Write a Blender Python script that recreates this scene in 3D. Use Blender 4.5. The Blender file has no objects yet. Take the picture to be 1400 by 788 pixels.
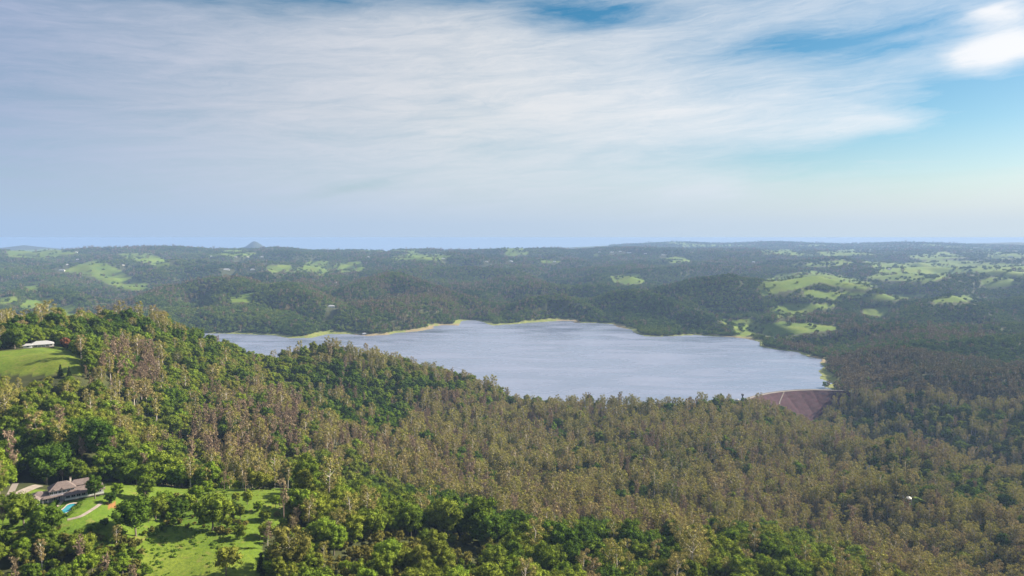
import bpy, bmesh, math, random
import numpy as np
from mathutils import Vector

# ------------------------------------------------------------------ camera, sky, sun, exposure
SC = bpy.context.scene
COL = SC.collection
R = math.radians
H = 350.0                      # drone height above the lake surface (z = 0), metres
F = 946.0                      # focal length in pixels of the 1400 px wide photograph
PITCH = math.atan(69.0 / F)
SP, CP = math.sin(PITCH), math.cos(PITCH)

cam_data = bpy.data.cameras.new('camera')
cam = bpy.data.objects.new('camera', cam_data)
COL.objects.link(cam)
cam.location = (0, 0, H)
cam.rotation_euler = (math.pi / 2 - PITCH, 0, 0)
cam_data.sensor_width = 36.0
cam_data.lens = 36.0 * F / 1400.0
cam_data.clip_start = 1.0
cam_data.clip_end = 300000.0
SC.camera = cam

SUN_AZ = R(66)                 # clockwise from the view direction (+Y)
SUN_EL = R(30)
sun_data = bpy.data.lights.new('sun', 'SUN')
sun_data.energy = 5.0
sun_data.angle = R(0.55)
sun_data.color = (1.0, 0.91, 0.74)
sun = bpy.data.objects.new('sun', sun_data)
COL.objects.link(sun)
sdir = Vector((math.sin(SUN_AZ) * math.cos(SUN_EL), math.cos(SUN_AZ) * math.cos(SUN_EL), math.sin(SUN_EL)))
sun.rotation_euler = sdir.to_track_quat('Z', 'Y').to_euler()
sun.location = (300, 0, 600)

SC.view_settings.view_transform = 'Standard'
SC.view_settings.look = 'None'
SC.view_settings.exposure = 1.5
SC.view_settings.gamma = 1.0
SC.view_settings.use_curve_mapping = False
SC.render.engine = 'CYCLES'
SC.cycles.use_denoising = True
SC.cycles.max_bounces = 4
SC.cycles.diffuse_bounces = 2
SC.cycles.glossy_bounces = 2
SC.cycles.transmission_bounces = 2
SC.cycles.transparent_max_bounces = 4
SC.cycles.volume_bounces = 0


class NT:
    """small helper for node trees"""
    def __init__(self, tree):
        self.t = tree
        tree.nodes.clear()

    def n(self, typ, **kw):
        nd = self.t.nodes.new(typ)
        for k, v in kw.items():
            if k.startswith('i_'):
                key = k[2:]
                key = int(key) if key.isdigit() else key.replace('_', ' ')
                self.put(nd.inputs[key], v)
            else:
                setattr(nd, k, v)
        return nd

    def put(self, sock, v):
        if isinstance(v, bpy.types.NodeSocket):
            self.t.links.new(v, sock)
        elif isinstance(v, bpy.types.Node):
            self.t.links.new(v.outputs[0], sock)
        else:
            sock.default_value = v

    def m(self, op, a, b=None, c=None, clamp=False):
        nd = self.t.nodes.new('ShaderNodeMath')
        nd.operation = op
        nd.use_clamp = clamp
        self.put(nd.inputs[0], a)
        if b is not None:
            self.put(nd.inputs[1], b)
        if c is not None:
            self.put(nd.inputs[2], c)
        return nd.outputs[0]

    def mix(self, fac, a, b):
        nd = self.t.nodes.new('ShaderNodeMix')
        nd.data_type = 'RGBA'
        nd.clamp_factor = True
        self.put(nd.inputs[0], fac)
        self.put(nd.inputs[6], a if not isinstance(a, tuple) else (*a, 1)[:4])
        self.put(nd.inputs[7], b if not isinstance(b, tuple) else (*b, 1)[:4])
        return nd.outputs[2]

    def ramp(self, fac, stops):
        nd = self.t.nodes.new('ShaderNodeValToRGB')
        el = nd.color_ramp.elements
        while len(el) < len(stops):
            el.new(0.5)
        for e, (p, c) in zip(el, stops):
            e.position = p
            e.color = (*c, 1)[:4] if isinstance(c, tuple) else (c, c, c, 1)
        self.put(nd.inputs[0], fac)
        return nd.outputs[0]

    def noise(self, vec, scale, detail=4, rough=0.5, dist=0.0):
        nd = self.t.nodes.new('ShaderNodeTexNoise')
        if vec is not None:
            self.put(nd.inputs['Vector'], vec)
        nd.inputs['Scale'].default_value = scale
        nd.inputs['Detail'].default_value = detail
        nd.inputs['Roughness'].default_value = rough
        nd.inputs['Distortion'].default_value = dist
        return nd.outputs[0]


def azel(px, py):
    u, v = (px - 700) / F, (394 - py) / F
    d = np.array([u, CP + v * SP, -SP + v * CP])
    d /= np.linalg.norm(d)
    return math.atan2(d[0], d[1]), math.asin(d[2])


def build_world():
    w = bpy.data.worlds.new('World')
    SC.world = w
    w.use_nodes = True
    t = NT(w.node_tree)
    out = t.n('ShaderNodeOutputWorld')
    bg = t.n('ShaderNodeBackground')
    bg.inputs['Strength'].default_value = 0.062
    t.put(out.inputs[0], bg)
    sky = t.n('ShaderNodeTexSky', sky_type='NISHITA', sun_disc=False, sun_elevation=SUN_EL,
              sun_rotation=SUN_AZ, altitude=560.0, air_density=1.0, dust_density=0.6, ozone_density=1.6)
    tc = t.n('ShaderNodeTexCoord')
    sep = t.n('ShaderNodeSeparateXYZ')
    t.put(sep.inputs[0], tc.outputs['Generated'])
    x, y, z = sep.outputs[0], sep.outputs[1], sep.outputs[2]
    az = t.m('ARCTAN2', x, y)
    el = t.m('ARCSINE', z)
    comb = t.n('ShaderNodeCombineXYZ')
    t.put(comb.inputs[0], az)
    t.put(comb.inputs[1], t.m('MULTIPLY', el, 3.2))
    v = comb.outputs[0]
    warp = t.n('ShaderNodeTexNoise', i_Scale=5.0, i_Detail=5.0, i_Roughness=0.55)
    t.put(warp.inputs['Vector'], v)
    wsep = t.n('ShaderNodeSeparateColor')
    t.put(wsep.inputs[0], warp.outputs[1])
    azd = t.m('ADD', az, t.m('MULTIPLY', t.m('SUBTRACT', wsep.outputs[0], 0.5), 0.26))
    eld = t.m('ADD', el, t.m('MULTIPLY', t.m('SUBTRACT', wsep.outputs[1], 0.5), 0.055))

    def blob(px, py, sx, sy, tilt=0.0, power=1.0):
        a0, e0 = azel(px, py)
        dx = t.m('SUBTRACT', azd, a0)
        dy = t.m('SUBTRACT', eld, e0)
        if tilt:
            dy = t.m('SUBTRACT', dy, t.m('MULTIPLY', dx, tilt))
        dx = t.m('DIVIDE', dx, sx / F)
        dy = t.m('DIVIDE', dy, sy / F)
        s = t.m('ADD', t.m('MULTIPLY', dx, dx), t.m('MULTIPLY', dy, dy))
        return t.m('EXPONENT', t.m('MULTIPLY', s, -power))

    # thin high veil everywhere, thicker to the left and centre of the view, torn open to the right
    n1 = t.noise(v, 2.2, 6, 0.55, 0.4)
    strc = t.n('ShaderNodeCombineXYZ')
    t.put(strc.inputs[0], t.m('MULTIPLY', az, 2.2))
    t.put(strc.inputs[1], t.m('SUBTRACT', t.m('MULTIPLY', el, 17.0), t.m('MULTIPLY', az, 1.2)))
    n2 = t.noise(strc.outputs[0], 2.6, 8, 0.62, 0.6)
    veil = t.ramp(t.m('ADD', t.m('MULTIPLY', az, 0.5 / 0.64), 0.5), [(0.0, 0.80), (0.35, 0.86), (0.62, 0.72), (0.80, 0.38), (1.0, 0.30)])
    cov = t.m('ADD', veil, t.m('MULTIPLY', t.m('SUBTRACT', n1, 0.5), 0.45))
    cov = t.m('ADD', cov, t.m('MULTIPLY', t.m('SUBTRACT', n2, 0.5), 0.75))
    fin = t.n('ShaderNodeCombineXYZ')
    t.put(fin.inputs[0], t.m('MULTIPLY', azd, 6.0))
    t.put(fin.inputs[1], t.m('SUBTRACT', t.m('MULTIPLY', eld, 60.0), t.m('MULTIPLY', azd, 5.0)))
    n3 = t.noise(fin.outputs[0], 2.2, 9, 0.68, 0.9)
    cov = t.m('ADD', cov, t.m('MULTIPLY', t.m('SUBTRACT', n3, 0.5), 0.42))
    for sign, args in (
        (-0.65, (790, 12, 85, 26)), (-0.6, (560, -14, 150, 18, 0.02)), (-0.32, (1090, 58, 120, 17, 0.02)),
        (-0.38, (470, 262, 90, 8, 0.16)), (-0.5, (1400, 120, 90, 24)), (-0.45, (1340, 195, 130, 60)),
        (-0.28, (1060, 222, 160, 26)), (-0.25, (60, 300, 120, 40)), (-0.5, (200, -30, 400, 30)),
        (0.95, (1352, 62, 48, 22, 0.0)), (0.7, (1385, 10, 40, 9)), (0.34, (1000, 150, 170, 36, -0.03)),
        (0.45, (1165, 172, 70, 14, -0.02)), (0.30, (960, 265, 60, 20, 0.2)), (0.25, (1300, 300, 240, 30)), (0.15, (1100, 20, 120, 22, 0.2)),
    ):
        cov = t.m('ADD', cov, t.m('MULTIPLY', blob(*args), sign))
    cov = t.m('MULTIPLY', t.m('SMOOTH_MIN', cov, 1.0, 0.25), 0.93)
    cov = t.m('MAXIMUM', cov, 0.0, clamp=True)
    # cloud brightness: lit cloud towards the sun side, greyer away from it
    lum = t.ramp(t.m('ADD', t.m('MULTIPLY', az, 0.5 / 0.64), 0.5), [(0.0, (2.5, 2.85, 3.9)), (0.25, (3.8, 3.95, 4.4)), (0.45, (4.75, 4.75, 4.85)), (0.75, (5.2, 5.25, 5.4)), (1.0, (5.8, 5.8, 5.9))])
    lowc = t.ramp(t.m('ADD', t.m('MULTIPLY', az, 0.5 / 0.64), 0.5), [(0.0, (2.3, 3.2, 4.5)), (0.5, (2.7, 3.5, 4.5)), (1.0, (3.4, 4.1, 4.7))])
    low = t.ramp(el, [(0.0, 1.0), (0.02, 0.95), (0.08, 0.40), (0.17, 0.0)])
    lum = t.mix(t.m('MULTIPLY', low, 0.9), lum, lowc)
    skyc = t.n('ShaderNodeHueSaturation', i_Hue=0.485, i_Saturation=1.42, i_Value=0.56)
    t.put(skyc.inputs['Color'], sky)
    haze_low = t.ramp(el, [(0.0, 1.0), (0.02, 0.95), (0.07, 0.35), (0.14, 0.0)])
    base = t.mix(haze_low, skyc.outputs[0], lowc)
    t.put(bg.inputs[0], t.mix(cov, base, lum))


build_world()

rng = np.random.default_rng(7)
random.seed(7)


# ------------------------------------------------------------------ helpers
def link(o, parent=None):
    COL.objects.link(o)
    if parent is not None:
        o.parent = parent
    return o


def mesh_from(name, verts, faces, mats=(), smooth=False):
    me = bpy.data.meshes.new(name)
    me.from_pydata([tuple(map(float, p)) for p in verts], [], [tuple(int(i) for i in f) for f in faces])
    for m in mats:
        me.materials.append(m)
    if smooth:
        me.polygons.foreach_set('use_smooth', [True] * len(me.polygons))
    me.update()
    return me


def tag(o, label=None, cat=None, group=None, kind=None):
    if label:
        o['label'] = label
    if cat:
        o['category'] = cat
    if group:
        o['group'] = group
    if kind:
        o['kind'] = kind
    return o


def empty(name, loc, rz=0.0):
    o = bpy.data.objects.new(name, None)
    o.empty_display_size = 1.0
    o.location = loc
    o.rotation_euler = (0, 0, rz)
    return link(o)


def pix_dir(px, py):
    u, v = (px - 700) / F, (394 - py) / F
    return u, CP + v * SP, -SP + v * CP


def at(px, py, depth):
    """point on the ray of a pixel at a forward distance"""
    u, b, c = pix_dir(px, py)
    k = depth / b
    return np.array([u * k, depth, H + c * k])


def project(P):
    P = np.asarray(P, float)
    x, y, z = P[..., 0], P[..., 1], P[..., 2] - H
    fw = np.maximum(y * CP - z * SP, 1e-3)
    up = y * SP + z * CP
    return 700 + F * x / fw, 394 - F * up / fw


def inside(poly, x, y):
    poly = np.asarray(poly, float)
    res = np.zeros(np.shape(x), bool)
    n = len(poly)
    j = n - 1
    for i in range(n):
        xi, yi = poly[i]
        xj, yj = poly[j]
        if yi != yj:
            c = ((yi > y) != (yj > y)) & (x < (xj - xi) * (y - yi) / (yj - yi) + xi)
            res ^= c
        j = i
    return res


def seg_dist(poly, x, y, closed=True):
    poly = np.asarray(poly, float)
    best = np.full(np.shape(x), 1e12)
    n = len(poly)
    for i in range(n if closed else n - 1):
        a, b = poly[i], poly[(i + 1) % n]
        d = b - a
        L = max(d @ d, 1e-9)
        s = np.clip(((x - a[0]) * d[0] + (y - a[1]) * d[1]) / L, 0, 1)
        best = np.minimum(best, (x - a[0] - s * d[0]) ** 2 + (y - a[1] - s * d[1]) ** 2)
    return np.sqrt(best)


def sstep(a, b, x):
    s = np.clip((x - a) / (b - a), 0, 1)
    return s * s * (3 - 2 * s)


def vnoise(x, y, seed=0):
    """smooth value noise, vectorised"""
    xi, yi = np.floor(x).astype(np.int64), np.floor(y).astype(np.int64)
    fx, fy = x - xi, y - yi
    fx, fy = fx * fx * (3 - 2 * fx), fy * fy * (3 - 2 * fy)

    def h(a, b):
        k = (a * 374761393 + b * 668265263 + seed * 974634777) & 0xFFFFFFFF
        k = ((k ^ (k >> 13)) * 1274126177) & 0xFFFFFFFF
        return ((k ^ (k >> 16)) & 0xFFFF) / 65535.0
    return (h(xi, yi) * (1 - fx) + h(xi + 1, yi) * fx) * (1 - fy) + (h(xi, yi + 1) * (1 - fx) + h(xi + 1, yi + 1) * fx) * fy


def fbm(x, y, seed=0, octaves=4):
    s, a, t = 0.0, 1.0, 0.0
    for o in range(octaves):
        s = s + a * (vnoise(x * 2 ** o, y * 2 ** o, seed + o) - 0.5)
        t += a
        a *= 0.5
    return s / t * 2


# ------------------------------------------------------------------ terrain heights
# (px, py of what is seen there, forward distance, height of the canopy that is seen)
SEEN = [
    # far left and far shore
    (0, 341, 7000, 12), (100, 340, 7300, 12), (200, 337, 7500, 12), (300, 339, 7600, 12), (420, 340, 7600, 12), (580, 341, 7500, 12),
    (700, 340, 7400, 12), (850, 338, 7600, 12), (950, 340, 7800, 12), (100, 347, 6300, 10), (210, 352, 5700, 0), (0, 361, 5000, 12), (60, 357, 5400, 12),
    (140, 371, 4500, 0), (120, 362, 4900, 0), (170, 391, 3950, 0), (60, 375, 4300, 14), (40, 395, 3500, 6), (50, 425, 2700, 14), (0, 420, 2750, 14), (110, 425, 2600, 6),
    (150, 414, 2800, 20), (200, 410, 2950, 20), (240, 400, 3300, 20), (260, 383, 3600, 18), (300, 369, 4300, 4), (340, 365, 4500, 10), (360, 350, 5600, 10), (450, 352, 5600, 10), (560, 350, 5400, 0),
    (430, 367, 4200, 0), (480, 365, 4300, 0), (380, 366, 4250, 0), (500, 378, 3600, 18), (540, 370, 3800, 18), (460, 385, 3500, 18), (420, 395, 3150, 18), (400, 410, 2900, 18), (300, 400, 3000, 18), (330, 385, 3400, 18), (300, 435, 2620, 20),
    (380, 437, 2560, 20), (450, 420, 2750, 6), (450, 440, 2540, 18), (550, 410, 2900, 18), (530, 435, 2620, 18), (600, 400, 3150, 18), (620, 425, 2850, 18),
    (650, 390, 3500, 18), (700, 400, 3400, 18), (700, 422, 3080, 18), (700, 380, 4200, 16), (620, 370, 4600, 16), (700, 360, 5200, 14), (800, 360, 5400, 14), (800, 378, 4500, 10), (860, 380, 4300, 0), (900, 356, 5800, 4), (930, 345, 6800, 8),
    (740, 405, 3150, 18), (750, 425, 2960, 18), (790, 398, 3350, 18), (870, 402, 3100, 18), (840, 425, 2850, 18), (900, 415, 2920, 18), (940, 425, 2800, 18), (960, 440, 2600, 18), (820, 440, 2790, 18), (890, 445, 2600, 18),
    (985, 374, 3300, 18), (920, 382, 3350, 18), (840, 394, 3500, 18), (1000, 420, 2850, 14), (1020, 400, 3050, 10), (1020, 445, 2560, 2),
    (1050, 384, 3200, 2), (1150, 380, 3300, 2), (1230, 392, 3150, 4), (1150, 404, 2950, 0), (1250, 405, 2950, 4), (1100, 428, 2700, 2), (1200, 427, 2640, 3), (1060, 435, 2600, 5), (1080, 449, 2440, 0), (1130, 447, 2480, 0),
    (1290, 398, 3000, 18), (1400, 402, 2950, 18), (1340, 410, 2850, 18), (1290, 428, 2640, 18), (1400, 428, 2560, 18), (1200, 437, 2500, 18),
    (1190, 376, 4000, 0), (1250, 371, 4050, 0), (1350, 370, 4000, 0), (1380, 385, 3500, 0), (1280, 384, 3550, 12), (1300, 356, 5300, 8), (1400, 358, 5000, 10), (1200, 352, 5900, 8), (1100, 360, 5000, 6), (1000, 362, 5000, 12), (1060, 372, 4200, 12),
    (1200, 343, 7800, 8), (1050, 342, 7600, 8), (1400, 345, 7500, 8), (1320, 341, 8500, 8), (1240, 333, 11000, 8), (1330, 336, 11500, 8), (1400, 335, 11500, 8), (1150, 336, 11500, 8), (1070, 334, 11800, 8), (1000, 338, 12000, 8), (930, 334, 12500, 8), (870, 341, 12000, 8),
    # right bank and right hills
    (1250, 542, 1430, 20), (1250, 512, 1550, 20), (1250, 480, 1750, 20), (1250, 455, 2020, 20), (1250, 443, 2200, 18), (1400, 600, 1200, 22), (1400, 558, 1320, 22), (1400, 518, 1480, 20), (1400, 480, 1760, 20), (1400, 450, 2120, 18),
    (1175, 528, 1590, 18), (1180, 500, 1740, 18), (1180, 472, 1950, 18), (1180, 452, 2200, 18), (1110, 466, 2230, 18), (1330, 440, 2280, 18), (1150, 535, 1560, 2), (1320, 570, 1330, 22), (1320, 530, 1470, 20),
    (1200, 560, 1440, 20), (1160, 560, 1490, 20),
    # middle valley forest
    (700, 660, 790, 24), (700, 610, 990, 24), (700, 572, 1180, 22), (705, 553, 1290, 22), (560, 605, 880, 24), (560, 572, 1000, 22), (600, 540, 1200, 20), (560, 494, 1360, 18), (560, 645, 770, 24), (620, 512, 1400, 16), (680, 532, 1380, 16),
    (850, 605, 1020, 24), (850, 562, 1300, 22), (850, 655, 850, 24), (850, 705, 720, 24), (1000, 562, 1330, 18), (930, 557, 1370, 16), (1000, 605, 1080, 22), (1000, 655, 900, 22), (1000, 705, 760, 22), (780, 557, 1340, 18),
    (1100, 590, 1230, 20), (1100, 622, 1060, 22), (1100, 655, 950, 22), (1100, 700, 790, 22), (1100, 742, 670, 22), (1050, 562, 1370, 16), (1090, 578, 1330, 14),
    (1250, 604, 1120, 22), (1250, 655, 930, 22), (1250, 700, 780, 22), (1250, 780, 590, 22), (1400, 640, 1020, 22), (1400, 692, 820, 22), (1400, 780, 600, 22), (1240, 684, 850, 1),
    # front ridge
    (400, 650, 485, 14), (480, 672, 480, 14), (560, 695, 470, 14), (700, 724, 470, 14), (850, 752, 475, 14), (1000, 748, 500, 14), (1100, 766, 505, 14), (1180, 792, 510, 14), (1400, 850, 520, 14),
    (560, 770, 385, 6), (700, 785, 400, 10), (480, 740, 400, 8), (850, 800, 420, 12), (1000, 810, 430, 12),
    # big hill on the left with the high paddock
    (210, 435, 950, 18), (130, 442, 900, 18), (60, 440, 860, 18), (0, 442, 860, 18), (210, 482, 850, 20), (210, 520, 750, 20), (210, 560, 680, 20), (210, 602, 620, 20), (210, 645, 540, 16),
    (300, 560, 760, 22), (300, 520, 880, 20), (300, 485, 1000, 18), (290, 468, 1040, 16), (350, 486, 1120, 16), (440, 480, 1260, 16), (500, 486, 1310, 16), (400, 489, 1200, 16),
    (450, 640, 690, 20), (450, 600, 800, 20), (450, 560, 950, 20), (450, 520, 1130, 18), (370, 560, 850, 20), (370, 600, 720, 20), (330, 645, 580, 18),
    (0, 481, 690, 0), (0, 508, 630, 0), (60, 509, 640, 0), (120, 506, 660, 0), (53, 474, 712, 0), (95, 479, 715, 0), (120, 492, 690, 0), (30, 477, 705, 0),
    (100, 575, 530, 18), (0, 575, 520, 18), (100, 630, 470, 18), (0, 640, 450, 16), (60, 545, 570, 18), (130, 540, 610, 18), (170, 560, 640, 20),
    # house terrace and lawns
    (100, 684, 398, 0), (60, 682, 400, 0), (140, 684, 399, 0), (100, 676, 412, 0), (50, 676, 412, 0), (150, 674, 416, 0), (85, 698, 380, 0), (110, 705, 372, 0), (40, 664, 428, 0),
    (170, 668, 440, 0), (230, 670, 455, 0), (200, 702, 405, 0), (310, 690, 425, 0), (380, 682, 440, 0), (400, 672, 455, 0), (340, 722, 398, 0), (280, 746, 372, 0), (330, 745, 376, 0), (300, 775, 348, 0), (240, 785, 342, 0), (200, 740, 370, 0), (350, 785, 345, 0), (420, 760, 375, 4),
    (0, 692, 380, 0), (0, 740, 345, 0), (0, 788, 320, 0), (100, 740, 352, 0), (100, 790, 328, 0), (160, 760, 350, 0),
]
PLAN = [  # (px column, forward distance, ground height): ground that the hills in front hide
    (100, 480, 188), (0, 470, 186), (60, 1050, 205), (60, 1300, 140), (60, 1700, 60), (60, 2200, 25), (210, 1150, 180), (210, 1400, 90), (210, 1800, 22), (210, 2300, 16),
    (-60, 900, 225), (-60, 1300, 150), (-60, 1800, 70), (-60, 650, 228), (-60, 400, 200), (300, 1200, 110), (300, 1450, 20), (400, 1330, 85), (440, 1400, 70), (440, 1520, -4), (560, 1480, 25), (620, 1480, 8),
    (700, 590, 88), (560, 590, 108), (850, 590, 78), (1000, 620, 62), (1100, 590, 66), (450, 590, 118), (400, 620, 120),
    (1250, 1215, -60), (1400, 1110, -64), (1320, 1170, -64), (1180, 1330, -64), (1110, 1440, -50), (1100, 1490, -47), (1130, 1500, -38), (1060, 1450, -22), (1090, 1400, -32), (1060, 1400, -12), (1120, 1400, -45), (1120, 1330, -40), (1140, 1450, -42), (1480, 1050, -20), (1480, 1400, 20), (1480, 2000, 60), (1480, 700, 30), (1480, 3000, 110), (1480, 4500, 160),
    (1250, 2420, 40), (1400, 2330, 42), (1180, 2330, 30), (1040, 3900, 110), (900, 4000, 95), (985, 3700, 120), (540, 4600, 115), (790, 3800, 60), (870, 3500, 60), (1150, 3650, 110), (1250, 3350, 80), (300, 3700, 95), (140, 5300, 150),
    (-60, 2600, 60), (-60, 5000, 165), (-60, 7500, 250), (1500, 7500, 190), (1500, 11500, 260),
    (700, 330, 150), (1000, 330, 125), (1300, 330, 90), (400, 300, 180), (100, 280, 180), (700, 250, 160), (-60, 250, 185), (1500, 250, 90), (1500, 500, 60),
    (200, 9500, 180), (600, 9500, 160), (900, 9800, 170), (1250, 9500, 190),
    # the lake bed
    (400, 2000, -20), (400, 2250, -16), (500, 1750, -20), (500, 2200, -20), (700, 1700, -22), (700, 2200, -20), (850, 1600, -22), (850, 2000, -22), (1000, 1650, -22), (1000, 2100, -20), (650, 2600, -10), (1090, 1750, -16), (300, 2250, -10), (800, 2500, -14),
]

# lake outline: far shore and right shore from the picture, hidden near shore in plan
FAR_SHORE = [(255, 455), (290, 456), (335, 457), (375, 459), (395, 462.5), (425, 462), (448, 457), (478, 457), (500, 459.5), (530, 458), (540, 455.5), (575, 452.5), (592, 449.5), (590, 446.5), (606, 444.5), (626, 445.5),
             (632, 438.5), (650, 438), (662, 441), (672, 445.5), (690, 444), (706, 443.5), (728, 441), (745, 440), (768, 438.5), (786, 439), (784, 441.5), (812, 442), (838, 443.5), (846, 448), (862, 451), (868, 456), (880, 459.5), (905, 460.5),
             (928, 459.5), (950, 458.5), (975, 460.5), (1000, 461.5), (1020, 463.5), (1040, 468), (1038, 474), (1062, 478.5), (1090, 482), (1100, 488), (1124, 492), (1120, 496), (1128, 502), (1120, 507), (1126, 513), (1120, 517), (1138, 524), (1124, 529), (1150, 534)]
NEAR_SHORE = [(1148, 1552), (1100, 1562), (1040, 1510), (1000, 1440), (960, 1405), (900, 1400), (800, 1400), (720, 1400), (690, 1450), (620, 1510), (560, 1540), (480, 1580), (400, 1620), (330, 1680), (290, 1800), (255, 2000), (235, 2300)]


def on_water(px, py):
    u, b, c = pix_dir(px, py)
    k = -H / c
    return np.array([u * k, b * k])


LAKE = [on_water(*p) for p in FAR_SHORE] + [np.array([(px - 700) / F * d, d]) for px, d in NEAR_SHORE]
LAKE = np.array(LAKE)


def densify(poly, step, amp, seed):
    out = []
    for i in range(len(poly)):
        a, b = poly[i], poly[(i + 1) % len(poly)]
        n = max(1, int(np.linalg.norm(b - a) / step))
        for k in range(n):
            p = a + (b - a) * k / n
            j = amp * np.array([fbm(np.array(p[0] / 60), np.array(p[1] / 60), seed, 3), fbm(np.array(p[0] / 60), np.array(p[1] / 60), seed + 9, 3)])
            out.append(p + j)
    return np.array(out)


LAKE_FINE = densify(LAKE, 40.0, 9.0, 3)

ctl, val = [], []
for px, py, d, hh in SEEN:
    p = at(px, py, d)
    r = math.hypot(p[0], p[1])
    ctl.append((math.atan2(p[0], p[1]), math.log(r)))
    val.append(p[2] - hh + max(0.0, r - 4000.0) ** 2 / 1.48e7)
for px, d, z in PLAN:
    x = (px - 700) / F * d
    ctl.append((math.atan2(x, d), math.log(math.hypot(x, d))))
    val.append(z)
ctl, val = np.array(ctl), np.array(val)


def tps(r2):
    return 0.5 * r2 * np.log(r2 + 1e-12)


_n = len(ctl)
_K = tps(((ctl[:, None, :] - ctl[None, :, :]) ** 2).sum(-1)) + 1e-6 * np.eye(_n)
_P = np.c_[np.ones(_n), ctl]
_A = np.block([[_K, _P], [_P.T, np.zeros((3, 3))]])
_W = np.linalg.solve(_A, np.r_[val, 0, 0, 0])


def rbf(az, lr):
    out = np.empty(az.shape)
    fa, fl, fo = az.ravel(), lr.ravel(), out.ravel()
    for i in range(0, fa.size, 20000):
        a, l = fa[i:i + 20000], fl[i:i + 20000]
        k = tps((a[:, None] - ctl[None, :, 0]) ** 2 + (l[:, None] - ctl[None, :, 1]) ** 2)
        fo[i:i + 20000] = k @ _W[:_n] + _W[_n] + _W[_n + 1] * a + _W[_n + 2] * l
    return fo.reshape(az.shape)


AZF = np.radians(np.linspace(-46, 46, 761))
NR = 620
LR = np.linspace(math.log(180.0), math.log(15500.0), NR)
PEAKS = [(348, 327.0, 13000, 100, 92), (338, 337.0, 13000, 200, 60), (33, 335.5, 12500, 420, 55), (930, 331.0, 12600, 600, 38), (962, 333.0, 12600, 600, 30), (1062, 331.0, 12400, 900, 40), (1240, 331.0, 11800, 800, 40), (1180, 333.5, 11900, 700, 30), (1388, 331.5, 12500, 1100, 40), (1310, 333, 12200, 800, 30)]
# crests of the layered hills: (px, py of the tree tops, forward distance), slope of the flanks
CRESTS = [
    (.36, [(910, 389, 3250), (950, 379, 3250), (995, 373, 3250), (1020, 378, 3250), (1060, 381, 3200), (1115, 373, 3300), (1170, 384, 3200), (1230, 406, 3000)]),
    (.42, [(845, 396, 3120), (875, 393, 3080), (910, 406, 2950), (940, 419, 2820), (980, 434, 2660)]),
    (.38, [(700, 414, 3050), (730, 404, 3050), (765, 401, 3060), (790, 414, 2960)]), (.34, [(730, 385, 3700), (780, 389, 3650), (825, 388, 3600)]),
    (.45, [(1230, 434, 2560), (1270, 409, 2780), (1300, 399, 2850), (1330, 411, 2760), (1360, 431, 2600)]),
    (.34, [(1050, 461, 2330), (1110, 449, 2330), (1165, 443, 2300), (1225, 439, 2260), (1290, 445, 2200), (1400, 439, 2260), (1450, 436, 2260)]),
    (.34, [(1145, 500, 1700), (1180, 479, 1830), (1250, 464, 1880), (1325, 461, 1880), (1400, 454, 1900), (1460, 450, 1900)]),
    (.42, [(1170, 530, 1560), (1200, 514, 1580), (1265, 506, 1570), (1330, 509, 1520), (1400, 499, 1550), (1460, 495, 1550)]),
    (.36, [(200, 402, 3050), (235, 389, 3350), (280, 379, 3450), (320, 376, 3400), (350, 388, 3150), (390, 384, 3150), (425, 399, 2950), (450, 421, 2720)]),
    (.36, [(480, 389, 3250), (505, 379, 3450), (540, 370, 3600), (590, 389, 3350), (640, 404, 3200), (700, 419, 3080)]),
    (.40, [(550, 414, 2820), (595, 421, 2790), (625, 431, 2760)]), (.30, [(65, 361, 5100), (120, 358, 5200), (165, 354, 5400), (210, 350, 5800)]),
    (.34, [(-40, 412, 3000), (0, 409, 3050), (45, 389, 3500), (80, 394, 3400), (120, 404, 3200)]), (.30, [(500, 369, 4600), (575, 366, 4700), (640, 363, 4800), (700, 368, 4600)]),
    (.55, [(400, 441, 2470), (415, 439, 2480), (430, 443, 2470)]), (.30, [(1190, 366, 4500), (1260, 362, 4800), (1340, 364, 4700), (1420, 360, 4800)]), (.30, [(880, 366, 4700), (960, 362, 5000), (1040, 364, 4900)]),
    (.32, [(220, 366, 4700), (280, 362, 4900), (350, 360, 4900)]), (.3, [(1270, 377, 3700), (1330, 372, 3900), (1400, 380, 3600)]),
]
DOWNSTREAM = np.array([(1500, 600), (1500, 1240), (1320, 1330), (1220, 1440), (1170, 1530), (1147, 1553), (1100, 1560), (1040, 1508), (1000, 1436), (940, 1300), (900, 900), (900, 600)], float)
DOWNSTREAM[:, 0] = (DOWNSTREAM[:, 0] - 700) / F * DOWNSTREAM[:, 1]


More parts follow.
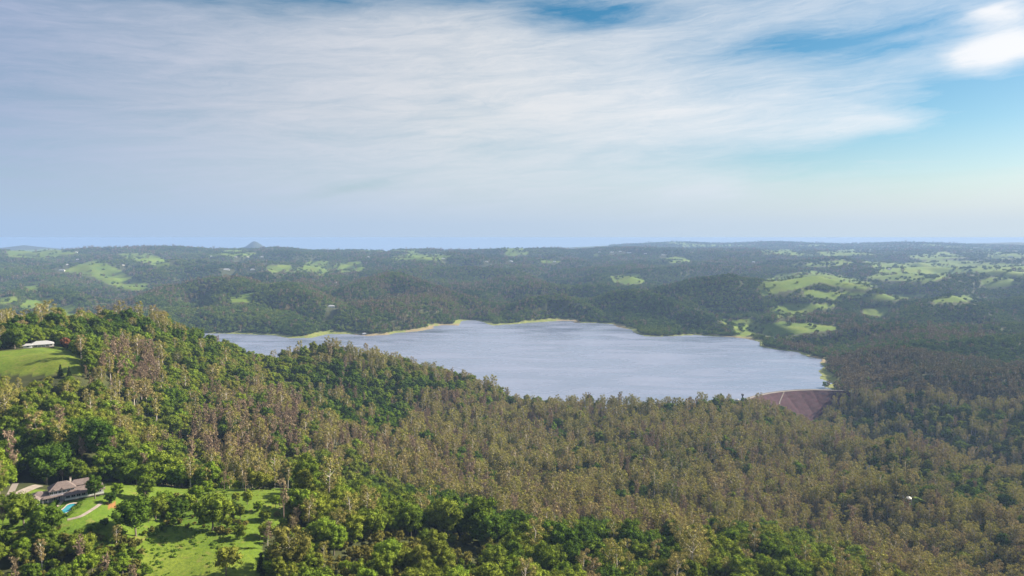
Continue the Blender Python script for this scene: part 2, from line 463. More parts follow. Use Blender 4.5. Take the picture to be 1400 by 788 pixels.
def raw_height(az, lr):
    """terrain height on the front sector, before the sheet is turned into a lookup"""
    r = np.exp(lr)
    x, y = r * np.sin(az), r * np.cos(az)
    z = rbf(az, np.minimum(lr, math.log(12500.0)))
    # small relief: gullies and spurs
    far = sstep(1500, 3200, r)
    win = sstep(2700, 3500, r) * (1 - sstep(6800, 8600, r))
    z = z + (fbm(x / 600, y / 500, 33, 3) * 85 - 42) * win
    z = z + fbm(x / 430, y / 430, 11, 4) * (3.0 + 27.0 * far) * (1 - sstep(9000, 14000, r) * 0.4)
    gul = 1 - np.abs(fbm(x / 520 + 4, y / 520, 31, 3)) * 2
    z = z - np.clip(gul - 0.5, 0, 1) * 74 * far
    for slope, line in CRESTS:
        P = [at(*q) for q in line]
        P = [np.array([q[0], q[1], q[2] - 15 + max(0.0, math.hypot(q[0], q[1]) - 4000.0) ** 2 / 1.48e7]) for q in P]
        for a, b in zip(P[:-1], P[1:]):
            dv = (b - a)[:2]
            s_ = np.clip(((x - a[0]) * dv[0] + (y - a[1]) * dv[1]) / (dv @ dv), 0, 1)
            dist = np.hypot(x - a[0] - s_ * dv[0], y - a[1] - s_ * dv[1])
            rough = 1 + .45 * fbm(x / 160, y / 160, 37, 2)
            top = a[2] + (b[2] - a[2]) * s_ - 1.35 * slope * rough * (np.sqrt(dist ** 2 + 45 ** 2) - 45)
            z = np.where(dist < 900, np.maximum(z, top), z)
    flat = np.exp(-(((x + 258) / 60) ** 2 + ((y - 395) / 45) ** 2))
    mid = sstep(430, 620, r) * (1 - far)
    z = z + fbm(x / 120 + 7, y / 120, 21, 3) * 11.0 * mid * (1 - flat)
    gul2 = 1 - np.abs(fbm(x / 230, y / 230 + 3, 41, 2)) * 2
    z = z - np.clip(gul2 - 0.5, 0, 1) * 30 * sstep(650, 800, r) * (1 - sstep(1250, 1500, r)) * sstep(-0.12, 0.0, az)
    # beyond the plateau the land drops to the coastal plain
    azd = np.degrees(az)
    drop0 = np.where(azd < 8, 8200, 13000)
    k = sstep(0, 3500, r - drop0)
    z = z * (1 - k) + (-150 + fbm(x / 2500, y / 2500, 51, 3) * 40) * k
    for px, py, d, w, hgt in PEAKS:
        p = at(px, py, d)
        top = p[2] + d * d / 1.48e7
        q = np.hypot(x - p[0], y - p[1]) / w
        z = np.maximum(z, top - (hgt * 1.0) * q ** 0.9)
    # shore
    d = seg_dist(LAKE_FINE, x, y)
    ins = inside(LAKE_FINE, x, y)
    near = r < 4200
    down = inside(DOWNSTREAM, x, y)
    z = np.where(near & ins, np.minimum(z, -0.3 - 0.06 * d), z)
    z = np.where(near & ~ins & ~down, np.maximum(z, np.minimum(0.25 + 0.05 * d, 4.0) - np.maximum(0, d - 60) * 0.35), z)
    bank = near & ~ins & ~down & (d < 90)
    cap = 0.6 + 0.05 * d + 0.004 * d ** 2
    z = np.where(bank & (y > 1600), np.minimum(z, np.maximum(cap, 0.4)), z)
    z = z - np.maximum(0.0, r - 4000.0) ** 2 / 1.48e7
    return z


AZG, LRG = np.meshgrid(AZF, LR, indexing='ij')
ZG = raw_height(AZG, LRG)


def ground(x, y):
    x, y = np.asarray(x, float), np.asarray(y, float)
    az = np.clip((np.arctan2(x, y) - AZF[0]) / (AZF[1] - AZF[0]), 0, len(AZF) - 1.001)
    lr = np.clip((np.log(np.maximum(np.hypot(x, y), 1.0)) - LR[0]) / (LR[1] - LR[0]), 0, NR - 1.001)
    i, j = az.astype(int), lr.astype(int)
    a, b = az - i, lr - j
    return (ZG[i, j] * (1 - a) + ZG[i + 1, j] * a) * (1 - b) + (ZG[i, j + 1] * (1 - a) + ZG[i + 1, j + 1] * a) * b


def on_ground(px, py, dmin=200.0, dmax=9000.0):
    """first point of the terrain along the ray of a pixel"""
    u, b, c = pix_dir(px, py)
    d = np.exp(np.linspace(math.log(dmin), math.log(dmax), 6000))
    k = d / b
    zz = H + c * k
    g = ground(u * k, d)
    hit = np.nonzero(zz < g)[0]
    i = hit[0] if len(hit) else len(d) - 1
    return np.array([u * k[i], d[i], float(g[i])])


# ------------------------------------------------------------------ land cover (picture polygons laid onto the ground)
FAR_GRASS_ = [
    [(88, 373), (105, 366), (135, 360), (158, 370), (200, 385), (205, 392), (190, 394), (155, 391), (130, 379)],
    [(152, 348), (175, 348), (205, 347), (225, 355), (237, 366), (215, 363), (180, 353)],
    [(10, 343), (70, 341), (100, 346), (60, 352), (15, 350)],
    [(30, 412), (70, 407), (76, 416), (30, 421)], [(82, 419), (100, 418), (98, 433), (78, 433)], [(32, 392), (55, 389), (50, 397), (35, 398)],
    [(0, 406), (22, 404), (24, 411), (0, 414)],
    [(362, 364), (395, 363), (404, 372), (372, 373)], [(405, 369), (425, 359), (450, 360), (457, 372), (440, 377), (425, 373)],
    [(463, 362), (490, 359), (499, 369), (470, 372), (458, 367)], [(535, 351), (570, 346), (617, 349), (600, 354), (540, 354)],
    [(315, 405), (347, 401), (342, 413), (317, 413)], [(835, 378), (870, 375), (882, 386), (860, 388), (838, 384)],
    [(910, 354), (930, 351), (947, 357), (920, 359)], [(1065, 378), (1110, 373), (1150, 379), (1197, 390), (1170, 396), (1120, 386), (1080, 396), (1050, 402), (1040, 390)],
    [(1100, 396), (1150, 400), (1200, 402), (1267, 403), (1230, 409), (1150, 408), (1105, 405)], [(1055, 422), (1085, 416), (1145, 418), (1110, 426), (1090, 430), (1068, 434)],
    [(1178, 423), (1217, 421), (1215, 431), (1183, 432)], [(1048, 444), (1075, 442), (1125, 444), (1152, 449), (1100, 454), (1060, 459), (1046, 456)],
    [(1185, 359), (1220, 361), (1250, 361), (1300, 359), (1400, 364), (1400, 379), (1320, 373), (1265, 384), (1240, 382), (1188, 379), (1210, 372)],
    [(1340, 383), (1375, 380), (1397, 388), (1370, 393), (1345, 391)], [(1240, 350), (1290, 346), (1322, 352), (1270, 356)],
    [(1085, 362), (1150, 356), (1167, 361), (1100, 365)], [(1118, 345), (1165, 342), (1172, 349), (1130, 349)], [(1003, 440), (1025, 437), (1047, 445), (1040, 453), (1008, 459)],
    [(983, 437), (996, 435), (994, 444)], [(1040, 344), (1080, 342), (1090, 346), (1050, 347)], [(690, 346), (720, 345), (724, 349), (690, 350)], [(740, 357), (765, 355), (768, 359), (742, 360)],
    [(1270, 408), (1330, 404), (1340, 412), (1280, 414)], [(1350, 350), (1398, 347), (1400, 352), (1360, 355)],
]
def swell(poly, kx, ky):
    c = np.mean(np.array(poly, float), 0)
    return [(c[0] + (a - c[0]) * kx, c[1] + (b - c[1]) * ky) for a, b in poly]


FAR_GRASS = [swell(q, 1.08, 1.22) for q in FAR_GRASS_]
NEAR_GRASS = [
    [(-40, 482), (0, 480), (30, 477), (75, 474), (97, 476), (110, 490), (127, 501), (122, 511), (60, 512), (-40, 512)], [(-40, 462), (0, 463), (13, 467), (8, 473), (-40, 474)],
    [(-40, 690), (30, 690), (52, 676), (140, 660), (200, 664), (262, 668), (330, 668), (405, 668), (412, 692), (385, 712), (358, 742), (362, 765), (352, 800), (190, 800), (170, 775), (100, 750), (-40, 740)],
    [(1222, 683), (1262, 677), (1272, 684), (1230, 692)], [(20, 672), (60, 668), (60, 678), (20, 690)],
]
OPEN = [  # lawns and pasture without trees
    NEAR_GRASS[0], NEAR_GRASS[3],
    [(50, 670), (70, 664), (145, 662), (205, 667), (262, 671), (262, 678), (215, 686), (180, 690), (150, 702), (100, 722), (70, 712), (48, 690)],
    [(300, 682), (345, 672), (408, 673), (402, 692), (372, 706), (345, 713), (310, 702)], [(222, 800), (212, 778), (255, 751), (300, 742), (352, 740), (355, 800)],
    [(195, 735), (240, 717), (330, 727), (300, 742), (250, 752), (205, 772)], [(20, 660), (52, 652), (56, 668), (28, 682)],
]
SAND = [[(485, 456), (530, 455), (535, 460), (482, 462)], [(556, 450), (594, 444), (596, 451), (556, 455)], [(600, 442), (630, 443), (630, 447), (600, 448)], [(1105, 486), (1130, 488), (1132, 497), (1105, 494)],
        [(760, 437), (792, 437), (792, 443), (760, 441)], [(985, 458), (1030, 460), (1030, 467), (985, 464)], [(965, 533), (1004, 533), (1004, 552), (965, 552)], [(838, 443), (850, 444), (870, 456), (850, 456)]]
DIRT = [[(146, 688), (158, 687), (160, 694), (149, 696)], [(33, 748), (52, 748), (50, 756), (33, 755)]]


def covers(polys, px, py):
    r = np.zeros(np.shape(px), bool)
    for p in polys:
        r |= inside(p, px, py)
    return r


def grass_mask(x, y, z):
    px, py = project(np.stack([x, y, z], -1))
    r = np.hypot(x, y)
    wob = np.where(r < 1200, 2.5, 2.2)
    jx = fbm(x / (r * 0.03), y / (r * 0.03), 61, 3) * wob * 2.2
    jy = fbm(x / (r * 0.03), y / (r * 0.03), 71, 3) * wob * (0.8)
    g = covers(FAR_GRASS, px + jx, py + jy) & (r > 2200)
    g |= covers(NEAR_GRASS, px + jx * 0.6, py + jy * 0.6) & (r < 1000)
    return g, px, py


# ------------------------------------------------------------------ materials
def mat_new(name):
    m = bpy.data.materials.new(name)
    m.use_nodes = True
    return m, NT(m.node_tree)


def plain(name, col, rough=0.7, vary=0.12, scale=1.5, bump=0.0, metallic=0.0, spec=0.3):
    m, t = mat_new(name)
    out = t.n('ShaderNodeOutputMaterial')
    b = t.n('ShaderNodeBsdfPrincipled', i_Roughness=rough, i_Metallic=metallic)
    b.inputs['Specular IOR Level'].default_value = spec
    tc = t.n('ShaderNodeTexCoord')
    nz = t.noise(tc.outputs['Object'], scale, 5, 0.6)
    dark = tuple(c * (1 - vary * 2) for c in col)
    lite = tuple(min(1.0, c * (1 + vary)) for c in col)
    t.put(b.inputs['Base Color'], t.ramp(nz, [(0.3, dark), (0.7, lite)]))
    if bump:
        bp = t.n('ShaderNodeBump', i_Strength=bump, i_Distance=0.05)
        t.put(bp.inputs['Height'], t.noise(tc.outputs['Object'], scale * 6, 3))
        t.put(b.inputs['Normal'], bp)
    t.put(out.inputs[0], b)
    return m


def leaf_mat(name, stops, dark=0.6, trans=0.18, patch=220.0):
    """foliage: tint per tree, large-scale drift through the wood, speckle between leaf clumps"""
    m, t = mat_new(name)
    out = t.n('ShaderNodeOutputMaterial')
    oi = t.n('ShaderNodeObjectInfo')
    ge = t.n('ShaderNodeNewGeometry')
    drift = t.noise(ge.outputs['Position'], 1.0 / patch, 3, 0.55)
    k = t.m('ADD', t.m('MULTIPLY', oi.outputs['Random'], 0.5), t.m('MULTIPLY', t.m('SUBTRACT', drift, 0.36), 1.8), clamp=True)
    col = t.ramp(k, stops)
    isl = t.m('MULTIPLY', ge.outputs['Random Per Island'], 1.0)
    gain = t.m('ADD', t.m('MULTIPLY', isl, (1 - dark) * 1.4), dark)
    vm = t.n('ShaderNodeVectorMath', operation='SCALE')
    t.put(vm.inputs[0], col)
    t.put(vm.inputs['Scale'], gain)
    d = t.n('ShaderNodeBsdfDiffuse')
    t.put(d.inputs[0], vm.outputs[0])
    tr = t.n('ShaderNodeBsdfTranslucent')
    t.put(tr.inputs[0], vm.outputs[0])
    mx = t.n('ShaderNodeMixShader', i_0=trans)
    t.put(mx.inputs[1], d)
    t.put(mx.inputs[2], tr)
    t.put(out.inputs[0], mx)
    return m


def build_ground_material():
    m, t = mat_new('ground_cover')
    out = t.n('ShaderNodeOutputMaterial')
    b = t.n('ShaderNodeBsdfPrincipled', i_Roughness=0.95)
    b.inputs['Specular IOR Level'].default_value = 0.1
    ge = t.n('ShaderNodeNewGeometry')
    pos = ge.outputs['Position']
    a = {k: t.n('ShaderNodeAttribute', attribute_name=k) for k in ('grass', 'shore', 'dirt', 'sand')}
    big, mid, fine = t.noise(pos, 0.012, 4), t.noise(pos, 0.07, 5, 0.6), t.noise(pos, 0.45, 5, 0.65)
    floor = t.ramp(mid, [(0.3, (0.030, 0.036, 0.014)), (0.55, (0.055, 0.060, 0.022)), (0.75, (0.085, 0.080, 0.036))])
    g1 = t.ramp(big, [(0.32, (0.068, 0.128, 0.012)), (0.5, (0.115, 0.168, 0.016)), (0.68, (0.178, 0.195, 0.028))])
    g2 = t.ramp(mid, [(0.3, (0.066, 0.120, 0.012)), (0.7, (0.172, 0.224, 0.028))])
    gr = t.mix(0.45, g1, g2)
    gr = t.mix(t.m('MULTIPLY', t.m('SUBTRACT', fine, 0.42, clamp=True), 2.2, clamp=True), gr, (0.042, 0.076, 0.011))
    tus = t.noise(pos, 0.17, 3, 0.6)
    gr = t.mix(t.m('MULTIPLY', t.m('SUBTRACT', tus, 0.56, clamp=True), 5.0, clamp=True), gr, (0.175, 0.160, 0.045))
    c = t.mix(a['grass'].outputs['Fac'], floor, gr)
    sh = t.ramp(mid, [(0.35, (0.13, 0.17, 0.035)), (0.55, (0.20, 0.21, 0.06)), (0.7, (0.24, 0.20, 0.10))])
    c = t.mix(a['shore'].outputs['Fac'], c, sh)
    c = t.mix(a['sand'].outputs['Fac'], c, t.ramp(mid, [(0.3, (0.20, 0.155, 0.085)), (0.7, (0.27, 0.215, 0.12))]))
    c = t.mix(a['dirt'].outputs['Fac'], c, t.ramp(fine, [(0.3, (0.19, 0.085, 0.032)), (0.7, (0.29, 0.15, 0.06))]))
    t.put(b.inputs['Base Color'], c)
    bp = t.n('ShaderNodeBump', i_Strength=0.6, i_Distance=0.5)
    t.put(bp.inputs['Height'], t.noise(pos, 0.9, 4, 0.6))
    t.put(b.inputs['Normal'], bp)
    t.put(out.inputs[0], b)
    return m


# ------------------------------------------------------------------ the ground sheet
def build_ground():
    back = np.concatenate([np.linspace(50, 175, 22), [180]])
    azs = np.concatenate([np.radians(-back[::-1]), AZF, np.radians(back)])[1:]   # -180 and 180 are the same column
    zmean = ZG.mean(axis=0)
    cols = []
    for k, a in enumerate(azs):
        if abs(a) <= abs(AZF[0]) + 1e-6:
            cols.append(ZG[int(round((a - AZF[0]) / (AZF[1] - AZF[0])))])
        else:
            s = float(sstep(math.radians(46), math.radians(120), abs(a)))
            e = ZG[0] if a < 0 else ZG[-1]
            cols.append(e * (1 - s) + zmean * s)
    Z = np.array(cols)
    n = len(azs)
    r = np.exp(LR)
    X = np.sin(azs)[:, None] * r[None, :]
    Y = np.cos(azs)[:, None] * r[None, :]
    verts = np.stack([X, Y, Z], -1).reshape(-1, 3)
    centre = np.array([[0.0, 0.0, float(Z[:, 0].mean())]])
    verts = np.concatenate([verts, centre])
    i = np.arange(n)[:, None]
    j = np.arange(NR - 1)[None, :]
    i2 = (i + 1) % n
    quads = np.stack([i * NR + j, i * NR + j + 1, i2 * NR + j + 1, i2 * NR + j], -1).reshape(-1, 4)
    ring = np.stack([np.full(n, n * NR), np.arange(n) * NR, ((np.arange(n) + 1) % n) * NR], -1)
    me = bpy.data.meshes.new('ground')
    me.vertices.add(len(verts))
    me.vertices.foreach_set('co', verts.astype(np.float32).ravel())
    loops = np.concatenate([quads.ravel(), ring.ravel()]).astype(np.int32)
    starts = np.concatenate([np.arange(len(quads)) * 4, len(quads) * 4 + np.arange(n) * 3]).astype(np.int32)
    me.loops.add(len(loops))
    me.loops.foreach_set('vertex_index', loops)
    me.polygons.add(len(starts))
    me.polygons.foreach_set('loop_start', starts)
    me.update(calc_edges=True)
    me.polygons.foreach_set('use_smooth', np.ones(len(starts), bool))
    x, y, z = verts[:, 0], verts[:, 1], verts[:, 2]
    g, px, py = grass_mask(x, y, z)
    rr = np.hypot(x, y)
    front = np.abs(np.arctan2(x, y)) < R(60)
    g = g & front
    d = seg_dist(LAKE_FINE, x, y)
    ins = inside(LAKE_FINE, x, y)
    wid = 14 + 22 * np.clip(vnoise(x / 140, y / 140, 5) * 1.6 - 0.3, 0, 1)
    down = inside(DOWNSTREAM, x, y)
    shore = ((d < wid) | ins) & (rr < 4200) & ~down
    sand = covers(SAND, px, py) & (d < 26) & (rr < 4200) & front
    dirt = covers(DIRT, px, py) & (rr < 700) & front
    # farmland patchwork far beyond the view's detail
    patch = (vnoise(x / 420, y / 420, 81) > 0.72) & (rr > 5200) & (rr < 30000) & ((~front) | (py < 350))
    for name, v in (('grass', g | patch), ('shore', shore), ('sand', sand), ('dirt', dirt)):
        at_ = me.attributes.new(name, 'FLOAT', 'POINT')
        at_.data.foreach_set('value', v.astype(np.float32))
    me.materials.append(build_ground_material())
    o = link(bpy.data.objects.new('ground', me))
    tag(o, 'rolling green hills and valley floor around the lake', 'ground', kind='structure')
    return o


build_ground()


def build_lake():
    m, t = mat_new('lake_water')
    out = t.n('ShaderNodeOutputMaterial')
    b = t.n('ShaderNodeBsdfPrincipled', i_IOR=1.33)
    ge = t.n('ShaderNodeNewGeometry')
    mp = t.n('ShaderNodeMapping')
    mp.inputs['Scale'].default_value = (0.0035, 0.010, 1)
    mp.inputs['Rotation'].default_value = (0, 0, 0.25)
    t.put(mp.inputs[0], ge.outputs['Position'])
    wind = t.noise(mp.outputs[0], 1.0, 6, 0.62, 0.5)
    t.put(b.inputs['Roughness'], t.ramp(wind, [(0.3, 0.12), (0.7, 0.42)]))
    t.put(b.inputs['Base Color'], t.ramp(wind, [(0.35, (0.12, 0.145, 0.21)), (0.65, (0.19, 0.21, 0.29))]))  # paler sheen of the wind lanes is painted into the base colour
    b.inputs['Specular IOR Level'].default_value = 0.9
    mp2 = t.n('ShaderNodeMapping')
    mp2.inputs['Scale'].default_value = (0.06, 0.14, 1)
    t.put(mp2.inputs[0], ge.outputs['Position'])
    bp = t.n('ShaderNodeBump', i_Strength=0.22, i_Distance=0.6)
    t.put(bp.inputs['Height'], t.noise(mp2.outputs[0], 1.0, 5, 0.65))
    t.put(b.inputs['Normal'], bp)
    t.put(out.inputs[0], b)
    c = LAKE_FINE
    nx = np.roll(c, -1, 0) - np.roll(c, 1, 0)
    nrm = np.stack([nx[:, 1], -nx[:, 0]], -1)
    nrm /= np.linalg.norm(nrm, axis=1)[:, None] + 1e-9
    area = 0.5 * np.sum(c[:, 0] * np.roll(c[:, 1], -1) - np.roll(c[:, 0], -1) * c[:, 1])
    sgn = 1 if area > 0 else -1
    off = np.where(seg_dist(DOWNSTREAM, c[:, 0], c[:, 1]) < 25, 1.0, 7.0)[:, None]
    ring = c + sgn * nrm * off
    bm = bmesh.new()
    vs = [bm.verts.new((p[0], p[1], 0.0)) for p in ring]
    es = [bm.edges.new((vs[i], vs[(i + 1) % len(vs)])) for i in range(len(vs))]
    bmesh.ops.triangle_fill(bm, edges=es, use_beauty=True, normal=(0, 0, 1))
    for f in bm.faces:
        if f.normal.z < 0:
            f.normal_flip()
    me = bpy.data.meshes.new('lake')
    bm.to_mesh(me)
    bm.free()
    me.materials.append(m)
    o = link(bpy.data.objects.new('lake_water', me))
    tag(o, 'wide pale blue lake lying between the forested hills', 'lake', kind='structure')


build_lake()

# ------------------------------------------------------------------ tree shapes
def unit(v):
    return v / (np.linalg.norm(v, axis=-1, keepdims=True) + 1e-9)


class Geo:
    """collects vertices and faces of one mesh"""
    def __init__(self):
        self.v, self.f, self.n = [], [], 0

    def add(self, v, f):
        v = np.asarray(v, float)
        self.v.append(v)
        if isinstance(f, np.ndarray):
            self.f.extend((f + self.n).tolist())
        else:
            self.f.extend([[i + self.n for i in q] for q in f])
        self.n += len(v)

    def tube(self, pts, rad, sides=5):
        pts = np.asarray(pts, float)
        n = len(pts)
        ang = np.arange(sides) * 2 * math.pi / sides
        rings = []
        for i in range(n):
            d = unit(pts[min(i + 1, n - 1)] - pts[max(i - 1, 0)])
            a = unit(np.cross(d, [0.3, 0.9, 0.1] if abs(d[2]) > 0.5 else [0, 0, 1.0]))
            b = np.cross(d, a)
            rings.append(pts[i] + rad[i] * (np.cos(ang)[:, None] * a + np.sin(ang)[:, None] * b))
        v = np.concatenate(rings)
        f = [(i * sides + k, i * sides + (k + 1) % sides, (i + 1) * sides + (k + 1) % sides, (i + 1) * sides + k) for i in range(n - 1) for k in range(sides)]
        self.add(v, f)

    def leaves(self, c, nrm, size, rg, stretch=1.0, hang=0.0):
        n = len(c)
        nrm = unit(nrm + rg.normal(0, 0.55, (n, 3)))
        t = unit(np.cross(nrm, unit(rg.normal(0, 1, (n, 3)))))
        if hang:
            t = unit(t * (1 - hang) + np.array([0, 0, -1.0]) * hang)
        b = np.cross(nrm, t)
        s = np.asarray(size).reshape(-1, 1) * rg.uniform(0.6, 1.35, (n, 1))
        p = np.stack([c + t * s * stretch, c + b * s * 0.62, c - t * s * stretch * 0.8, c - b * s * 0.62], 1).reshape(-1, 3)
        i = np.arange(n)[:, None] * 4
        self.add(p, i + np.array([[0, 1, 2, 3]]))

    def mesh(self, name, mats):
        return mesh_from(name, np.concatenate(self.v), self.f, mats)


ICO = None


def ico():
    global ICO
    if ICO is None:
        bm = bmesh.new()
        bmesh.ops.create_icosphere(bm, subdivisions=1, radius=1.0)
        bm.verts.ensure_lookup_table()
        ICO = (np.array([v.co[:] for v in bm.verts]), np.array([[v.index for v in f.verts] for f in bm.faces]))
        bm.free()
    return ICO


def clump(g, c, rad, nq, size, rg, core=0.78, squash=0.8, up=0.25):
    """one leaf mass: a rough dark heart and leaf faces round it"""
    if core:
        v, f = ico()
        g.add(c + v * rad * core * np.array([1, 1, squash]) * rg.uniform(0.82, 1.1, (len(v), 1)), f)
    d = unit(rg.normal(0, 1, (nq, 3)) + np.array([0, 0, up]))
    p = c + d * np.array([1, 1, squash]) * rad * rg.uniform(0.72, 1.12, (nq, 1))
    g.leaves(p, d, np.full(nq, size), rg)


def broadleaf(seed, h=16.0, w=12.0, lumps=22, nq=105, leaf=0.46, low=0.22, flat=1.0):
    rg = np.random.default_rng(seed)
    tr, cr = Geo(), Geo()
    lean = rg.normal(0, 0.4, 2)
    zc, rz = h * (low + (1 - low) * 0.52), h * (1 - low) * 0.47 * flat
    top = np.array([lean[0], lean[1], h * 0.72])
    tr.tube([(0, 0, -1.2), (lean[0] * .3, lean[1] * .3, h * 0.25), top], [h * .028, h * .021, h * .008], 6)
    for k in range(lumps):
        a = k * 2.39996 + rg.uniform(-.4, .4)
        cz = 1 - 2 * (k + 0.5) / lumps
        rho = math.sqrt(1 - cz * cz)
        q = rg.uniform(0.58, 1.0)
        wob = 0.8 + 0.4 * rg.random()
        c = np.array([lean[0] + math.cos(a) * rho * w * .5 * q * wob, lean[1] + math.sin(a) * rho * w * .5 * q * wob, zc + cz * rz * q])
        c[2] = max(c[2], h * low * 0.8)
        rad = w * rg.uniform(0.15, 0.235)
        clump(cr, c, rad, nq, leaf, rg)
        if k % 3 == 0:
            b = np.array([lean[0] * .5, lean[1] * .5, h * rg.uniform(.25, .5)])
            tr.tube([b, b * .5 + c * .5 + [0, 0, -.4], c], [h * .011, h * .008, h * .003], 4)
    clump(cr, np.array([lean[0], lean[1], zc]), w * 0.27, nq, leaf, rg, squash=1.2)
    return tr, cr


def gum(seed, h=26.0, w=9.0, lumps=19, nq=92, leaf=0.33, first=0.33, core=0.55):
    rg = np.random.default_rng(seed)
    tr, cr = Geo(), Geo()
    lean = rg.normal(0, 0.9, 2)
    pts = [np.array([lean[0] * s * s, lean[1] * s * s, h * s]) for s in (-0.04, 0.3, 0.6, 0.9)]
    tr.tube(pts, [h * .018, h * .015, h * .010, h * .004], 6)
    for k in range(lumps):
        s = first + (1 - first) * ((k + 0.5) / lumps)
        a = k * 2.39996 + rg.uniform(-.5, .5)
        prof = math.sin(math.pi * (0.15 + 0.66 * ((k + 0.5) / lumps) ** 1.35))
        rr = w * 0.5 * prof * rg.uniform(0.45, 1.05)
        base = np.array([lean[0] * s * s, lean[1] * s * s, h * s * 0.84])
        c = np.array([lean[0] * s * s + math.cos(a) * rr, lean[1] * s * s + math.sin(a) * rr, h * s])
        tr.tube([base, (base + c) / 2 + [0, 0, -.3], c], [h * .005, h * .0035, h * .0015], 4)
        rad = w * rg.uniform(0.125, 0.225)
        clump(cr, c, rad, nq, leaf, rg, core=core if rg.random() < 0.75 else 0, squash=0.85, up=0.1)
    return tr, cr


def bare(seed, h=24.0, w=6.5, limbs=15, leaf=0.42):
    rg = np.random.default_rng(seed)
    tr, cr = Geo(), Geo()
    lean = rg.normal(0, 0.6, 2)
    P = lambda s: np.array([lean[0] * s * s, lean[1] * s * s, h * s])
    tr.tube([P(s) for s in (-0.04, .3, .6, .97)], [h * .014, h * .011, h * .007, h * .002], 5)
    for k in range(limbs):
        s = 0.28 + 0.66 * k / limbs
        a = k * 2.39996 + rg.uniform(-.5, .5)
        L = h * rg.uniform(0.14, 0.24) * (1.2 - s * 0.5)
        b = P(s)
        dr = unit(np.array([math.cos(a), math.sin(a), rg.uniform(1.1, 2.2)]))
        e = b + dr * L
        tr.tube([b, b + dr * L * .5 + rg.normal(0, .25, 3), e], [h * .005, h * .0035, h * .0014], 3)
        n = 4
        for q in range(n):
            f = b + (e - b) * (0.35 + 0.65 * q / n)
            d2 = unit(dr + rg.normal(0, .45, 3))
            L2 = L * rg.uniform(.25, .5)
            cr.tube([f, f + d2 * L2], [.12, .04], 3)
            m = 9
            tt = rg.uniform(0.3, 1.1, (m, 1))
            c = f + d2 * L2 * tt + rg.normal(0, .35, (m, 3))
            cr.leaves(c, rg.normal(0, 1, (m, 3)), np.full(m, leaf), rg, stretch=1.5, hang=0.5)
    return tr, cr


def conifer(seed, h=14.0, w=6.0):
    rg = np.random.default_rng(seed)
    tr, cr = Geo(), Geo()
    tr.tube([(0, 0, -1), (0, 0, h * .5), (0, 0, h * .97)], [h * .018, h * .011, h * .002], 5)
    for k in range(13):
        s = 0.14 + 0.84 * k / 13
        n = max(2, int(7 * (1 - s)) + 1)
        for q in range(n):
            a = q * 2 * math.pi / n + k
            c = np.array([math.cos(a) * w * .4 * (1 - s), math.sin(a) * w * .4 * (1 - s), h * s])
            clump(cr, c, w * (.08 + .13 * (1 - s)), 20, .4, rg, core=.7, squash=.6)
    return tr, cr


BARK = plain('grey_bark', (0.20, 0.165, 0.13), 0.9, 0.2, 1.2)
PALE = plain('pale_bark', (0.56, 0.49, 0.42), 0.85, 0.2, 0.8)
PINKBARK = plain('pinkish_bark', (0.26, 0.185, 0.15), 0.9, 0.2, 0.8)
LEAF = {
    'green': leaf_mat('rainforest_leaf', [(0.05, (0.046, 0.090, 0.012)), (0.35, (0.094, 0.152, 0.018)), (0.62, (0.158, 0.205, 0.025)), (0.85, (0.205, 0.212, 0.034)), (0.98, (0.172, 0.252, 0.027))], dark=.55, trans=.25),
    'light': leaf_mat('light_green_leaf', [(0.1, (0.135, 0.210, 0.022)), (0.5, (0.185, 0.265, 0.026)), (0.9, (0.235, 0.270, 0.034))], trans=.25),
    'gum': leaf_mat('gum_leaf', [(0.05, (0.160, 0.178, 0.042)), (0.28, (0.290, 0.245, 0.084)), (0.50, (0.310, 0.290, 0.066)), (0.74, (0.320, 0.242, 0.115)), (0.97, (0.310, 0.312, 0.058))], trans=0.18, patch=130.0),
    'far_green': leaf_mat('far_rainforest_leaf', [(0.05, (0.052, 0.100, 0.020)), (0.4, (0.098, 0.164, 0.028)), (0.7, (0.155, 0.218, 0.032)), (0.95, (0.205, 0.245, 0.040))], patch=450.0, dark=.38),
    'far_light': leaf_mat('far_light_green_leaf', [(0.1, (0.120, 0.180, 0.026)), (0.9, (0.175, 0.220, 0.034))], patch=450.0, dark=.38),
    'far_gum': leaf_mat('far_gum_leaf', [(0.05, (0.130, 0.130, 0.045)), (0.4, (0.205, 0.160, 0.075)), (0.7, (0.225, 0.170, 0.085)), (0.95, (0.230, 0.195, 0.070))], patch=450.0, dark=.38),
    'bare': leaf_mat('dry_twig_leaf', [(0.1, (0.250, 0.175, 0.120)), (0.5, (0.310, 0.225, 0.155)), (0.9, (0.300, 0.240, 0.130))], trans=0.15),
    'olive': leaf_mat('olive_scrub_leaf', [(0.1, (0.110, 0.115, 0.026)), (0.5, (0.165, 0.160, 0.036)), (0.9, (0.215, 0.190, 0.045))]),
    'red': leaf_mat('red_blossom', [(0.1, (0.19, 0.085, 0.045)), (0.9, (0.26, 0.115, 0.06))]),
    'conifer': leaf_mat('dark_conifer_leaf', [(0.1, (0.026, 0.046, 0.016)), (0.9, (0.046, 0.068, 0.022))]),
}
